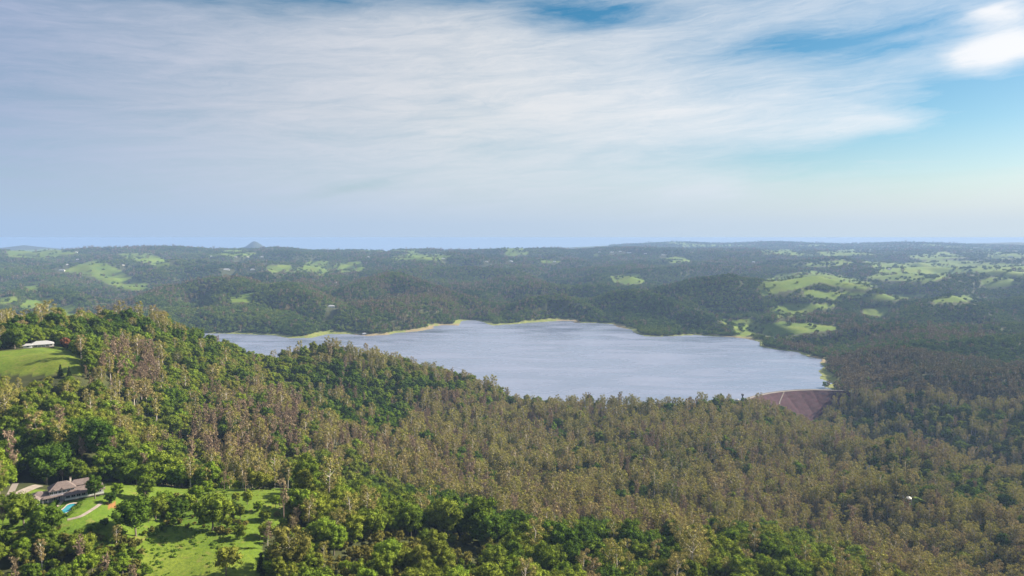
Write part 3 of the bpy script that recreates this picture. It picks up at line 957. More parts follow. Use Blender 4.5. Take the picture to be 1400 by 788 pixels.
#           kind      maker  arguments of the near shapes
KINDS = {
    'green': (broadleaf, BARK, [dict(h=16, w=12), dict(h=18, w=11, lumps=24), dict(h=14, w=13, lumps=26), dict(h=20, w=12, low=.3), dict(h=13, w=9, lumps=16, low=.15), dict(h=17, w=14, lumps=28, flat=.85)]),
    'light': (broadleaf, BARK, [dict(h=14, w=10, lumps=16), dict(h=16, w=11, lumps=18), dict(h=12, w=10, lumps=18, low=.15)]),
    'gum': (gum, PALE, [dict(h=26, w=9), dict(h=29, w=10, lumps=22), dict(h=22, w=8.5, lumps=17, first=.3), dict(h=27, w=8, lumps=16, first=.4), dict(h=24, w=11.5, lumps=24, first=.45), dict(h=20, w=8, lumps=16, first=.3), dict(h=17, w=9, lumps=18, first=.25)]),
    'bare': (bare, PINKBARK, [dict(h=25, w=6.5), dict(h=22, w=7, limbs=17), dict(h=27, w=6, limbs=16), dict(h=20, w=7, limbs=14)]),
    'olive': (broadleaf, BARK, [dict(h=6, w=5.5, lumps=12, nq=40, leaf=.42, low=.08), dict(h=7.5, w=6, lumps=13, nq=40, leaf=.42, low=.08), dict(h=5, w=6, lumps=12, nq=40, leaf=.42, low=.05)]),
}
FARARGS = {
    'green': [dict(h=16, w=12, lumps=12, nq=16, leaf=1.15), dict(h=18, w=11, lumps=12, nq=16, leaf=1.15), dict(h=14, w=13, lumps=13, nq=16, leaf=1.15)],
    'light': [dict(h=14, w=10, lumps=10, nq=16, leaf=1.1), dict(h=13, w=11, lumps=10, nq=16, leaf=1.1)],
    'gum': [dict(h=23, w=11, lumps=11, nq=16, leaf=1.15), dict(h=20, w=11, lumps=11, nq=16, leaf=1.15, first=.35), dict(h=25, w=11, lumps=11, nq=16, leaf=1.15)],
}
PROTO = {}        # kind -> list of (trunk mesh, crown mesh)
for ki, (kind, (fn, bark, argl)) in enumerate(KINDS.items()):
    PROTO[kind] = []
    for i, kw in enumerate(argl):
        tr, cr = fn(100 * ki + i, **kw)
        PROTO[kind].append((tr.mesh('trunk', [bark]), cr.mesh('crown', [LEAF[kind]])))


def join_meshes(name, pair):
    bm = bmesh.new()
    mats = []
    for me in pair:
        k = len(bm.faces)
        bm.from_mesh(me)
        bm.faces.ensure_lookup_table()
        for f in bm.faces[k:]:
            f.material_index = len(mats)
        mats.append(me.materials[0])
    out = bpy.data.meshes.new(name)
    bm.to_mesh(out)
    bm.free()
    for m in mats:
        out.materials.append(m)
    return out


FOREST_COL = {}


def forest_collection(key, meshes):
    c = bpy.data.collections.new('forest_shapes_' + key)
    for i, me in enumerate(meshes):
        c.objects.link(bpy.data.objects.new('%s_shape_%02d' % (key, i), me))
    FOREST_COL[key] = (c, len(meshes))


for kind, pairs in PROTO.items():
    forest_collection(kind, [join_meshes(kind + '_tree', p) for p in pairs])
for ki, (kind, argl) in enumerate(FARARGS.items()):
    meshes = []
    for i, kw in enumerate(argl):
        tr, cr = KINDS[kind][0](900 + 50 * ki + i, **kw)
        meshes.append(join_meshes('far_%s_tree' % kind, (tr.mesh('trunk', [KINDS[kind][1]]), cr.mesh('crown', [LEAF['far_' + kind]]))))
    forest_collection('far_' + kind, meshes)


# ------------------------------------------------------------------ where trees grow
def jitter_grid(rmin, rmax, step, azmax):
    n = int(rmax * math.sin(azmax) / step) + 1
    gx = np.arange(-n, n + 1) * step
    gy = np.arange(rmin * math.cos(azmax) - step, rmax + step, step)
    X, Y = np.meshgrid(gx, gy)
    X = X + (np.arange(len(gy)) % 2)[:, None] * step * .5
    x, y = X.ravel(), Y.ravel()
    x = x + rng.uniform(-.42, .42, x.shape) * step
    y = y + rng.uniform(-.42, .42, y.shape) * step
    r = np.hypot(x, y)
    k = (r >= rmin) & (r < rmax) & (np.abs(np.arctan2(x, y)) < azmax)
    return x[k], y[k]


#  (polygon in the picture, weights green light gum bare olive)
ZONES = [
    ([(-80, 430), (300, 430), (720, 545), (560, 590), (430, 575), (300, 540), (200, 520), (-80, 520)], (.62, .25, .11, .02, 0)),
    ([(350, 470), (480, 470), (720, 540), (700, 560), (600, 520), (500, 505), (380, 500)], (.46, .14, .38, .02, 0)),
    ([(-80, 425), (250, 425), (220, 450), (100, 455), (-80, 455)], (.52, .20, .22, .06, 0)),
    ([(-80, 505), (130, 505), (200, 525), (160, 550), (60, 560), (-80, 560)], (.20, .05, .35, .40, 0)),
    ([(150, 470), (215, 475), (215, 530), (140, 520)], (.15, .10, .30, .45, 0)),
    ([(-80, 555), (260, 545), (290, 600), (280, 660), (-80, 650)], (.68, .22, .06, .04, 0)),
    ([(270, 540), (350, 530), (410, 560), (400, 640), (300, 650), (270, 600)], (.12, .04, .22, .62, 0)),
    ([(400, 575), (520, 590), (640, 640), (560, 680), (400, 640)], (.20, .12, .48, .20, 0)),
    ([(560, 545), (610, 540), (700, 560), (690, 590), (560, 600)], (.05, .03, .30, .62, 0)),
    ([(520, 590), (700, 560), (1100, 560), (1400, 640), (1500, 900), (1180, 790), (700, 720), (560, 680)], (.05, .09, .74, .12, 0)),
    ([(1180, 618), (1260, 640), (1300, 690), (1260, 680), (1180, 660)], (.30, .22, .45, .03, 0)),
    ([(1290, 630), (1420, 650), (1420, 720), (1330, 700), (1280, 660)], (.45, .15, .38, .02, 0)),
    ([(790, 615), (850, 620), (850, 660), (780, 662)], (.35, .25, .35, .05, 0)),
    ([(700, 720), (1100, 690), (1180, 720), (1180, 760), (850, 745)], (.04, .02, .70, .24, 0)),
    ([(380, 640), (480, 650), (700, 712), (850, 738), (1000, 735), (1110, 735), (1190, 765), (1220, 900), (380, 900), (400, 700)], (.80, .14, .06, 0, 0)),
    ([(455, 735), (520, 712), (600, 716), (680, 740), (720, 800), (640, 900), (470, 900), (450, 780)], (.14, .06, 0, 0, .80)),
    ([(-80, 660), (400, 660), (400, 900), (-80, 900)], (.52, .14, .04, .06, .24)),
    ([(930, 545), (1130, 560), (1130, 600), (1000, 590), (930, 570)], (.28, .12, .58, .02, 0)),
    ([(1110, 430), (1500, 430), (1500, 640), (1250, 605), (1140, 585)], (.14, .04, .78, .04, 0)),
    ([(1125, 575), (1250, 558), (1500, 556), (1500, 650), (1320, 622), (1250, 604), (1150, 592)], (.72, .02, .24, .02, 0)),  # gully rainforest; its darker leaves also stand in for shade on this slope
]
KN = ['green', 'light', 'gum', 'bare', 'olive']


def choose(x, y, z):
    px, py = project(np.stack([x, y, z + 9], -1))
    r = np.hypot(x, y)
    px = px + fbm(x / (r * .04), y / (r * .04), 91, 3) * 22
    py = py + fbm(x / (r * .04), y / (r * .04), 95, 3) * 9
    n1 = vnoise(x / 130, y / 130, 101)
    w = np.tile(np.array([.40, .10, .46, .04, 0.0]), (len(x), 1))
    far = r > 2100
    n2 = vnoise(x / 420, y / 420, 105)
    w[far, 2] = .03 + .30 * sstep(.50, .70, (n1 * .4 + n2 * .6)[far])
    w[far, 0] = 1.0 - w[far, 2]
    w[far, 1] = .14
    w[far, 3] = 0
    for poly, ww in ZONES:
        m = inside(poly, px, py) & ~far
        w[m] = ww
    # kinds grow in stands
    for k in range(4):
        w[:, k] *= 0.35 + 1.5 * sstep(.30, .72, vnoise(x / 55 + 17 * k, y / 55, 120 + k))
    w /= w.sum(1, keepdims=True)
    u = rng.random(len(x))[:, None]
    return np.minimum((u > np.cumsum(w, 1)).sum(1), 4), px, py


KEEP_OUT = []      # (x, y, radius): buildings, pool, roads


def keepout(x, y):
    k = np.zeros(len(x), bool)
    for cx, cy, rr in KEEP_OUT:
        k |= (x - cx) ** 2 + (y - cy) ** 2 < rr * rr
    return k


def sow(rmin, rmax, step, azmax):
    x, y = jitter_grid(rmin, rmax, step, azmax)
    z = ground(x, y)
    g, px, py = grass_mask(x, y, z)
    d = seg_dist(LAKE_FINE, x, y)
    ins = inside(LAKE_FINE, x, y)
    ok = ~(ins & (np.hypot(x, y) < 4200)) & ~((d < 8 + 26 * vnoise(x / 140, y / 140, 5)) & (np.hypot(x, y) < 4200) & (y > 1600))
    r = np.hypot(x, y)
    thin = rng.random(len(x))
    fieldtrees = vnoise(x / 38, y / 38, 131) > .62
    lines = np.abs(fbm(x / 170, y / 110, 171, 2)) < .045
    ok &= ~(g & (r > 1500) & ~lines & (thin > np.where(fieldtrees, .32, .012)))
    near_field = g & (r < 1000)
    clumps = vnoise(x / 26, y / 26, 141)
    ok &= ~(near_field & (thin > np.where(clumps > .52, .55, .08)))
    ok &= ~(covers(OPEN, px, py) & (r < 1000))
    ok &= ~keepout(x, y)
    ok &= ~((r > 9000) & (np.arctan2(x, y) < R(8)))
    patch = (vnoise(x / 420, y / 420, 81) > 0.72) & (r > 5200) & (py < 350)
    ok &= ~(patch & (thin > .25))
    gap = vnoise(x / 33, y / 33, 161)
    ok &= thin < np.where(gap > .74, .55, .96)
    # pasture is seen over the trees in front of it
    tx, ty = project(np.stack([x, y, z + 15], -1))
    ok &= ~(covers(FAR_GRASS, tx, ty) & (r > 1700) & ~lines & (thin > .05))
    tx, ty = project(np.stack([x, y, z + 7], -1))
    ok &= ~(covers(FAR_GRASS, tx, ty) & (r > 1700) & ~lines & (thin > .05))
    return x[ok], y[ok], z[ok]



# ------------------------------------------------------------------ buildings, dam, pool, paths
def box_mesh(name, x0, x1, y0, y1, z0, z1, mat):
    v = [(x, y, z) for z in (z0, z1) for y in (y0, y1) for x in (x0, x1)]
    f = [(0, 2, 3, 1), (4, 5, 7, 6), (0, 1, 5, 4), (2, 6, 7, 3), (0, 4, 6, 2), (1, 3, 7, 5)]
    return mesh_from(name, v, f, [mat])


def part(name, me, parent, loc=None, rz=None):
    o = bpy.data.objects.new(name, me)
    if loc is not None:
        o.location = loc
    if rz is not None:
        o.rotation_euler = (0, 0, rz)
    return link(o, parent)


def box(name, x0, x1, y0, y1, z0, z1, mat, parent):
    return part(name, box_mesh(name, x0, x1, y0, y1, z0, z1, mat), parent)


def hip_roof(name, x0, x1, y0, y1, z, rise, mat, parent, over=0.7, gable=False):
    x0, x1, y0, y1 = x0 - over, x1 + over, y0 - over, y1 + over
    lx, ly = x1 - x0, y1 - y0
    k = 0.0 if gable else 0.5 * min(lx, ly) * 0.92
    ym, xm = (y0 + y1) / 2, (x0 + x1) / 2
    th = 0.22
    if lx >= ly:
        ridge = [(x0 + k, ym, z + rise), (x1 - k, ym, z + rise)]
        top = [(0, 1, 5, 4), (1, 2, 5), (2, 3, 4, 5), (3, 0, 4)]
    else:
        ridge = [(xm, y0 + k, z + rise), (xm, y1 - k, z + rise)]
        top = [(0, 1, 4), (1, 2, 5, 4), (2, 3, 5), (3, 0, 4, 5)]
    base = [(x0, y0, z), (x1, y0, z), (x1, y1, z), (x0, y1, z)]
    v = base + ridge + [(a, b, z - th) for a, b, _ in base]
    f = top + [(6 + i, 6 + (i + 1) % 4, (i + 1) % 4, i) for i in range(4)] + [(9, 8, 7, 6)]
    return part(name, mesh_from(name, v, f, [mat]), parent)


M_ROOF = plain('brown_grey_roof', (0.16, 0.122, 0.112), 0.8, 0.14, 0.8, bump=0.4)
M_WALL = plain('pale_lilac_wall', (0.40, 0.39, 0.44), 0.8, 0.05, 0.6)
M_WHITE = plain('white_paint', (0.66, 0.65, 0.63), 0.6, 0.04, 0.7)
M_GLASS = plain('dark_window_glass', (0.035, 0.045, 0.06), 0.12, 0.1, 0.5, spec=0.6)
M_DARK = plain('undercroft_shade', (0.06, 0.05, 0.06), 0.9, 0.1, 0.7)  # shade below the veranda put into the colour
M_CONC = plain('pale_concrete', (0.24, 0.20, 0.17), 0.9, 0.12, 0.25)
M_TIN = plain('white_metal_roof', (0.36, 0.355, 0.36), 0.45, 0.06, 0.4, spec=0.5)
M_TINGREY = plain('grey_metal_roof', (0.42, 0.43, 0.46), 0.5, 0.1, 0.4, spec=0.5)
M_CREAM = plain('cream_wall', (0.62, 0.56, 0.46), 0.8, 0.08, 0.5)
M_REDROOF = plain('terracotta_roof', (0.38, 0.19, 0.12), 0.8, 0.12, 0.5)
M_POOL = plain('pool_water', (0.03, 0.27, 0.33), 0.06, 0.12, 0.25, spec=0.5)
M_COPING = plain('sandstone_paving', (0.42, 0.34, 0.27), 0.85, 0.1, 0.6)
M_ROCKFILL = plain('reddish_rockfill', (0.056, 0.017, 0.024), 0.95, 0.22, 0.12, bump=0.8)
M_ROAD = plain('pale_gravel', (0.20, 0.17, 0.15), 0.95, 0.12, 0.1)
M_TOWER = plain('weathered_concrete', (0.12, 0.115, 0.12), 0.9, 0.12, 0.3)


def window(parent, x, y, z, w, h, axis='y'):
    """glass pane with a white frame, standing 6 cm proud of the wall"""
    if axis == 'y':
        wn = box('window', x - w / 2, x + w / 2, y - .06, y + .04, z, z + h, M_GLASS, parent)
        fr = Geo()
        for a, b, c, d in ((x - w / 2 - .12, x - w / 2, z - .12, z + h + .12), (x + w / 2, x + w / 2 + .12, z - .12, z + h + .12), (x - w / 2, x + w / 2, z - .12, z), (x - w / 2, x + w / 2, z + h, z + h + .12), (x - .05, x + .05, z, z + h)):
            me_v = [(p, q, r_) for r_ in (c, d) for q in (y - .11, y + .03) for p in (a, b)]
            fr.add(me_v, [(0, 2, 3, 1), (4, 5, 7, 6), (0, 1, 5, 4), (2, 6, 7, 3), (0, 4, 6, 2), (1, 3, 7, 5)])
    else:
        wn = box('window', x - .04, x + .06, y - w / 2, y + w / 2, z, z + h, M_GLASS, parent)
        fr = Geo()
        for a, b, c, d in ((y - w / 2 - .12, y - w / 2, z - .12, z + h + .12), (y + w / 2, y + w / 2 + .12, z - .12, z + h + .12), (y - w / 2, y + w / 2, z - .12, z), (y - w / 2, y + w / 2, z + h, z + h + .12)):
            me_v = [(p, q, r_) for r_ in (c, d) for q in (a, b) for p in (x - .03, x + .11)]
            fr.add(me_v, [(0, 2, 3, 1), (4, 5, 7, 6), (0, 1, 5, 4), (2, 6, 7, 3), (0, 4, 6, 2), (1, 3, 7, 5)])
    f = [tuple(q) for q in fr.f]
    part('window_frame', mesh_from('window_frame', np.concatenate(fr.v), f, [M_WHITE]), wn)


def big_house():
    p = on_ground(92, 684)
    az = math.atan2(p[0], p[1])
    rz = -az + R(4)
    h = empty('country_house', (p[0], p[1], p[2] + 0.9), rz)
    tag(h, 'large two-storey pale house with brown-grey hipped roofs and verandas above the swimming pool', 'house')
    # lower storey and wings
    box('wall', -18, -8.5, 0.6, 10, -3, 3.0, M_WALL, h)
    hip_roof('roof', -18, -8.5, 0.6, 10, 3.0, 2.7, M_ROOF, h)
    box('wall', -8.5, 4.4, 0.2, 10.5, -3, 3.0, M_WALL, h)
    box('wall', -1, 18, -0.4, 8.4, -3, 2.9, M_WALL, h)
    # bay with its own pointed roof
    bay, n = Geo(), 8
    ring = [(-15.4 + 2.5 * math.cos(a), 0.2 + 2.5 * math.sin(a)) for a in (np.arange(n) + .5) * 2 * math.pi / n]
    bay.add([(a, b, z) for z in (-3, 3.0) for a, b in ring], [(i, (i + 1) % n, n + (i + 1) % n, n + i) for i in range(n)])
    part('bay', mesh_from('bay', np.concatenate(bay.v), bay.f, [M_WALL]), h)
    cone = Geo()
    cone.add([(-15.4 + 3.2 * math.cos(a), 0.2 + 3.2 * math.sin(a), 2.95) for a in (np.arange(n) + .5) * 2 * math.pi / n] + [(-15.4, 0.2, 5.6)], [(i, (i + 1) % n, n) for i in range(n)])
    part('bay_roof', mesh_from('bay_roof', np.concatenate(cone.v), cone.f, [M_ROOF]), h)
    # upper storey
    box('upper_wall', -8.2, 4.2, 0.8, 9.8, 3.0, 5.8, M_WALL, h)
    hip_roof('upper_roof', -8.2, 4.2, 0.8, 9.8, 5.8, 3.5, M_ROOF, h)
    box('upper_wall', 4.2, 14.2, 4.6, 10.6, 2.9, 5.6, M_WHITE, h)
    hip_roof('upper_roof', 1.5, 14.2, 4.6, 10.6, 5.62, 2.5, M_ROOF, h)
    # little gables over the upper windows
    for gx in (-8.0 + 1.6, -2.2):
        g = Geo()
        g.add([(gx - 1.5, 0.0, 5.55), (gx + 1.5, 0.0, 5.55), (gx, 0.0, 6.75), (gx - 1.5, 2.6, 5.85), (gx + 1.5, 2.6, 5.85), (gx, 3.2, 6.8)], [(0, 1, 2), (0, 2, 5, 3), (1, 4, 5, 2)])
        part('gablet', mesh_from('gablet', np.concatenate(g.v), g.f, [M_ROOF]), h)
    # verandas
    hip_roof('veranda_roof', -1.4, 18.4, -3.4, 8.8, 2.9, 2.5, M_ROOF, h, over=0.6)
    box('veranda_floor', -1.4, 18.2, -3.4, -0.42, -0.35, 0.0, M_CONC, h)
    box('balustrade', -1.4, 9.8, -3.42, -3.30, 0.15, 1.0, M_WHITE, h)
    box('balustrade', 9.8, 18.2, -3.42, -3.30, 0.15, 1.0, M_WHITE, h)
    for x in np.linspace(-1.3, 18.1, 8):
        box('veranda_post', x - .11, x + .11, -3.35, -3.13, 0.0, 2.75, M_WHITE, h)
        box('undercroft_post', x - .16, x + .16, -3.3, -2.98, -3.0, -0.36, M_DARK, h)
    box('shade_slab', -1.2, 17.9, -0.9, -0.42, -3.0, -0.36, M_DARK, h)  # dark slab standing in for the shadow under the veranda floor
    hip_roof('veranda_roof', -12.0, -2.0, -1.7, 0.4, 2.75, 0.75, M_ROOF, h, over=0.3)
    for x in np.linspace(-11.8, -2.2, 5):
        box('veranda_post', x - .1, x + .1, -1.7, -1.5, -2.5, 2.6, M_WHITE, h)
    # windows and doors
    for x, w in ((-7.4, 1.5), (-5.4, 1.5), (-3.3, 1.5), (-1.3, 1.5), (1.0, 1.4), (2.9, 1.4)):
        window(h, x, 0.78, 3.7, w, 1.5)
    for x, w in ((-11.6, 1.5), (-9.6, 1.4), (-6.6, 1.6), (-4.3, 1.6)):
        window(h, x, 0.18 if x > -8.5 else 0.58, 0.6, w, 1.7)
    for x in (0.4, 3.0, 5.6, 8.2, 11.0, 13.8, 16.4):
        window(h, x, -0.42, 0.5, 1.8, 1.9)
    for x in (5.6, 8.4, 11.4):
        window(h, x, 4.58, 3.9, 1.3, 1.3)
    for y in (6.3, 8.8):
        window(h, 14.22, y, 3.8, 1.3, 1.4, 'x')
    for y in (1.5, 5.0):
        window(h, 18.02, y, 0.5, 1.6, 1.7, 'x')
    for a in (-2.749, -1.963, -1.178):
        cx, cy = -15.4 + 2.33 * math.cos(a - .0), 0.2 + 2.33 * math.sin(a)
        o = part('bay_window', box_mesh('bay_window', -.6, .6, -.05, .05, 0.6, 2.3, M_GLASS), h, (cx, cy, 0), a + math.pi / 2)
    ch = box('chimney', 2.2, 3.1, 8.0, 8.9, 6.0, 9.6, M_CREAM, h)
    box('chimney_cap', 2.1, 3.2, 7.9, 9.0, 9.6, 9.8, M_ROOF, ch)
    KEEP_OUT.extend([(p[0] + math.cos(rz) * dx - math.sin(rz) * 4, p[1] + math.sin(rz) * dx + math.cos(rz) * 4, 10.5) for dx in (-14, -6, 2, 10, 17)])
    return h


def swimming_pool():
    p = on_ground(91.5, 697.5)
    base = empty('swimming_pool', (p[0], p[1], p[2] + 0.35), -math.atan2(p[0], p[1]))
    tag(base, 'turquoise free-form swimming pool with pale stone edge on the lawn below the large house', 'pool')
    out = [(-3.6, -5.2), (-1.2, -6.0), (1.2, -4.4), (2.2, -1.2), (4.2, 1.6), (5.2, 5.2), (3.6, 7.8), (0.4, 7.6), (-0.6, 4.4), (-1.8, 1.0), (-4.6, -1.8)]
    sm = []
    m = len(out)
    for i in range(m):                       # one round of corner cutting twice keeps the outline soft
        a, b = np.array(out[i]), np.array(out[(i + 1) % m])
        sm += [a * .75 + b * .25, a * .25 + b * .75]
    out = np.array(sm)
    m = len(out)
    part('water', mesh_from('water', [(*q, 0.05) for q in out], [tuple(range(m))], [M_POOL]), base)
    c = out.mean(0)
    big = c + (out - c) * 1.16 + unit(out - c) * 0.5
    v = [(*q, 0.12) for q in out] + [(*q, 0.12) for q in big] + [(*q, -2.2) for q in big] + [(*q, -0.2) for q in out]
    f = [(i, m + i, m + (i + 1) % m, (i + 1) % m) for i in range(m)] + [(m + i, 2 * m + i, 2 * m + (i + 1) % m, m + (i + 1) % m) for i in range(m)] + [(i, (i + 1) % m, 3 * m + (i + 1) % m, 3 * m + i) for i in range(m)]
    part('coping', mesh_from('coping', v, f, [M_COPING]), base)
    KEEP_OUT.append((p[0], p[1], 9.0))


def hedge(pts, width, height, label, seed):
    rg = np.random.default_rng(seed)
    P = [on_ground(*q) for q in pts]
    o = P[0]
    e = empty('garden_hedge', tuple(o))
    tag(e, label, 'hedge')
    g = Geo()
    for a, b in zip(P[:-1], P[1:]):
        n = max(2, int(np.linalg.norm(b - a) / (width * .5)))
        for k in range(n + 1):
            c = a + (b - a) * k / n
            clump(g, np.array([c[0] - o[0], c[1] - o[1], float(ground(c[0], c[1])) - o[2] + height * .5]) + rg.normal(0, .12, 3), width * .6, 46, .32, rg, core=.9, squash=height / width)
    part('foliage', g.mesh('foliage', [LEAF['green']]), e)


def strip(name, pts, width, lift, mat, label, cat, step=1.5):
    P = [on_ground(*q) for q in pts]
    q = []
    for a, b in zip(P[:-1], P[1:]):
        n = max(1, int(np.linalg.norm((b - a)[:2]) / step))
        q += [a + (b - a) * k / n for k in range(n)]
    q.append(P[-1])
    q = np.array(q)[:, :2]
    for _ in range(2):
        q[1:-1] = (q[:-2] + q[1:-1] * 2 + q[2:]) / 4
    t = unit(np.gradient(q, axis=0))
    nrm = np.stack([-t[:, 1], t[:, 0]], -1)
    cols = [q + nrm * width * s for s in (-.5, -.17, .17, .5)]
    v = np.concatenate([np.c_[c, ground(c[:, 0], c[:, 1]) + lift] for c in cols])
    n = len(q)
    f = [(k * n + i, k * n + i + 1, (k + 1) * n + i + 1, (k + 1) * n + i) for k in range(3) for i in range(n - 1)]
    o = link(bpy.data.objects.new(name, mesh_from(name, v, f, [mat], True)))
    tag(o, label, cat, kind='structure')
    for c in q[::2]:
        KEEP_OUT.append((c[0], c[1], width * .5 + 2.2))


def house(px, py, w, d, h, rise, wall, roof, label, name='farm_house', turn=0.0, dmin=200, veranda=False, nwin=3, sink=1.5, cat='house'):
    p = on_ground(px, py, dmin)
    e = empty(name, tuple(p), -math.atan2(p[0], p[1]) + turn)
    tag(e, label, cat, 'white farm buildings on the far hills' if p[1] > 2500 else None)
    box('wall', -w / 2, w / 2, 0, d, -sink, h, wall, e)
    hip_roof('roof', -w / 2, w / 2, -(2.6 if veranda else 0), d, h, rise, roof, e)
    for k in range(nwin):
        x = -w / 2 + w * (k + .5) / nwin
        window(e, x, -.01, .9, min(1.8, w / nwin * .5), 1.3)
    if veranda:
        for x in np.linspace(-w / 2 - .3, w / 2 + .3, 7):
            box('veranda_post', x - .1, x + .1, -3.1, -2.9, -.6, h - .22, M_WHITE, e)
        box('veranda_floor', -w / 2 - .5, w / 2 + .5, -3.2, -.05, -.7, -.02, M_CONC, e)
    KEEP_OUT.append((p[0], p[1], max(w, d) * (.8 if p[1] < 1600 else 1.3)))
    if p[1] > 1000:                         # open ground between the house and the viewer
        for k in range(1, 7):
            q = p[:2] * (1 - k * max(w, 12) * .9 / p[1])
            KEEP_OUT.append((q[0], q[1], max(w, d) * 1.0))
    return e, p


def build_dam():
    def on_level(px, py, z):
        u, b, c = pix_dir(px, py)
        k = (z - H) / c
        return np.array([u * k, b * k])
    cr = [on_level(px, py, 5.0) for px, py in ((1160, 534.5), (1148, 534.2), (1130, 533.4), (1110, 533.2), (1090, 533.8), (1070, 535.4), (1050, 538.2), (1035, 541.6), (1022, 545.4), (1012, 549.2))]
    cr = np.array(cr)
    q = []
    for a, b in zip(cr[:-1], cr[1:]):
        q += [a + (b - a) * k / 4 for k in range(4)]
    q = np.array(q + [cr[-1]])
    t = unit(np.gradient(q, axis=0))
    out = np.stack([-t[:, 1], t[:, 0]], -1)
    if out[:, 1].mean() > 0:
        out = -out                           # towards the viewer = downstream
    n = len(q)
    e = empty('dam', (q[n // 2][0], q[n // 2][1], 0.0))
    tag(e, 'long reddish-brown rockfill dam wall curving along the near end of the lake', 'dam')
    o = np.array([q[n // 2][0], q[n // 2][1]])
    L = lambda s, z: np.c_[q + out * s - o, np.full(n, z)]

    def sheet(name, rows, mat):
        v = np.concatenate(rows)
        f = [(k * n + i, k * n + i + 1, (k + 1) * n + i + 1, (k + 1) * n + i) for k in range(len(rows) - 1) for i in range(n - 1)]
        return part(name, mesh_from(name, v, f, [mat]), e)
    rg = np.random.default_rng(5)
    rows = [L(4.0, 5.0)]
    for k in range(1, 19):
        r_ = L(4.0 + k * 4.9, 5.0 - k * 3.6)
        r_[:, :2] += out * rg.normal(0, .35, (n, 1))
        rows.append(r_)
    sheet('downstream_face', rows, M_ROCKFILL)
    sheet('upstream_face', [L(-4.0, 5.0), L(-9, 1.0), L(-40, -20.0)], M_ROCKFILL)
    sheet('crest_road', [L(-4.2, 5.25), L(4.2, 5.25)], M_ROAD)
    sheet('parapet', [L(-4.3, 4.6), L(-4.3, 5.8), L(-4.7, 5.8), L(-4.7, 4.6)], M_ROAD)
    # access track slanting down the face
    k0, k1 = n // 3 + 8, n // 3 + 13
    tr = []
    for s, i in zip(np.linspace(4.5, 30, k1 - k0), range(k0, k1)):
        c = q[i] + out[i] * s - o
        z = 5.0 - (s - 4.0) / 4.9 * 3.6 + .8
        tr.append((c - t[i] * 1.6, c + t[i] * 1.6, z))
    v = [(*a, z) for a, _, z in tr] + [(*b, z) for _, b, z in tr]
    m = len(tr)
    part('access_track', mesh_from('access_track', v, [(i, i + 1, m + i + 1, m + i) for i in range(m - 1)], [M_ROAD]), e)
    for c in q[8:]:
        for s in (-8, 4, 14, 26, 40, 54):
            i = np.argmin(((q - c) ** 2).sum(1))
            KEEP_OUT.append((*(c + out[i] * s), 7.0 if s < 40 else 5.0))
    return q


DAM = build_dam()
big_house()
swimming_pool()
strip('driveway', [(24, 676), (34, 671), (44, 667), (54, 664)], 5.0, .12, M_CONC, 'pale concrete driveway leading up to the big house', 'driveway')
strip('garden_path', [(139, 688), (131, 694), (122, 700), (113, 706), (104, 709), (92, 711)], 1.9, .12, M_CONC, 'pale garden path curving down the lawn below the big house', 'path')
strip('pool_path', [(86, 684), (82, 690), (76, 695), (70, 699)], 1.8, .12, M_COPING, 'short stone path beside the swimming pool hedge', 'path')
strip('farm_track', [(10, 684), (16, 672), (20, 664), (28, 660)], 3.2, .12, M_ROAD, 'pale unsealed track climbing to the forest edge', 'track')
hedge([(83, 682), (76, 689), (68, 697), (61, 702)], 2.2, 1.9, 'clipped green hedge running down the lawn between house and pool', 1)
hedge([(110, 690), (106, 695), (100, 698)], 2.6, 2.0, 'thick clipped green hedge along the house end of the swimming pool', 2)
hedge([(98, 702), (92, 706), (84, 706), (80, 702)], 2.4, 1.8, 'rounded green hedge wrapping the lower end of the swimming pool', 3)

hs = [
    (57, 474.5, 22, 11, 3.0, 3.2, M_WHITE, M_TIN, 'long low white-roofed homestead with veranda at the top of the paddock', dict(name='homestead', veranda=True, nwin=5)),
    (38, 476, 8, 6, 2.6, 1.8, M_WHITE, M_TIN, 'small white-roofed shed standing next to the hilltop homestead', dict(name='shed', nwin=1, cat='shed')),
    (1239, 685, 10.5, 8, 2.8, 2.0, M_CREAM, M_TIN, 'white-roofed house in a small grass clearing deep in the brown forest', dict(name='forest_house', nwin=3)),
    (1187, 645, 6, 5, 8.0, 1.6, M_WHITE, M_TIN, 'tiny white building peeping out of the forest above the grass clearing', dict(name='forest_cabin', nwin=1)),
    (711, 549, 11, 7, 4.5, 2.2, M_WHITE, M_TIN, 'white-roofed building among the trees at the near lake shore', dict(name='lakeside_house', nwin=3)),
    (1007, 549, 8, 6, 3.4, 1.8, M_WHITE, M_TIN, 'little white hut beside the dark tower at the end of the dam', dict(name='dam_hut', nwin=1, cat='hut')),
    (453, 421, 26, 14, 6.5, 4.0, M_WHITE, M_TIN, 'white two-storey house alone on the wooded slope above the far shore', dict(name='hillside_house', nwin=4)),
    (498, 458, 14, 9, 4.0, 2.5, M_TINGREY, M_TINGREY, 'grey boat shed on the bare point of the far shore', dict(name='boat_shed', nwin=2, cat='shed')),
]
for px, py, w, d, h, rise, wall, roof, label, kw in hs:
    house(px, py, w, d, h, rise, wall, roof, label, **kw)

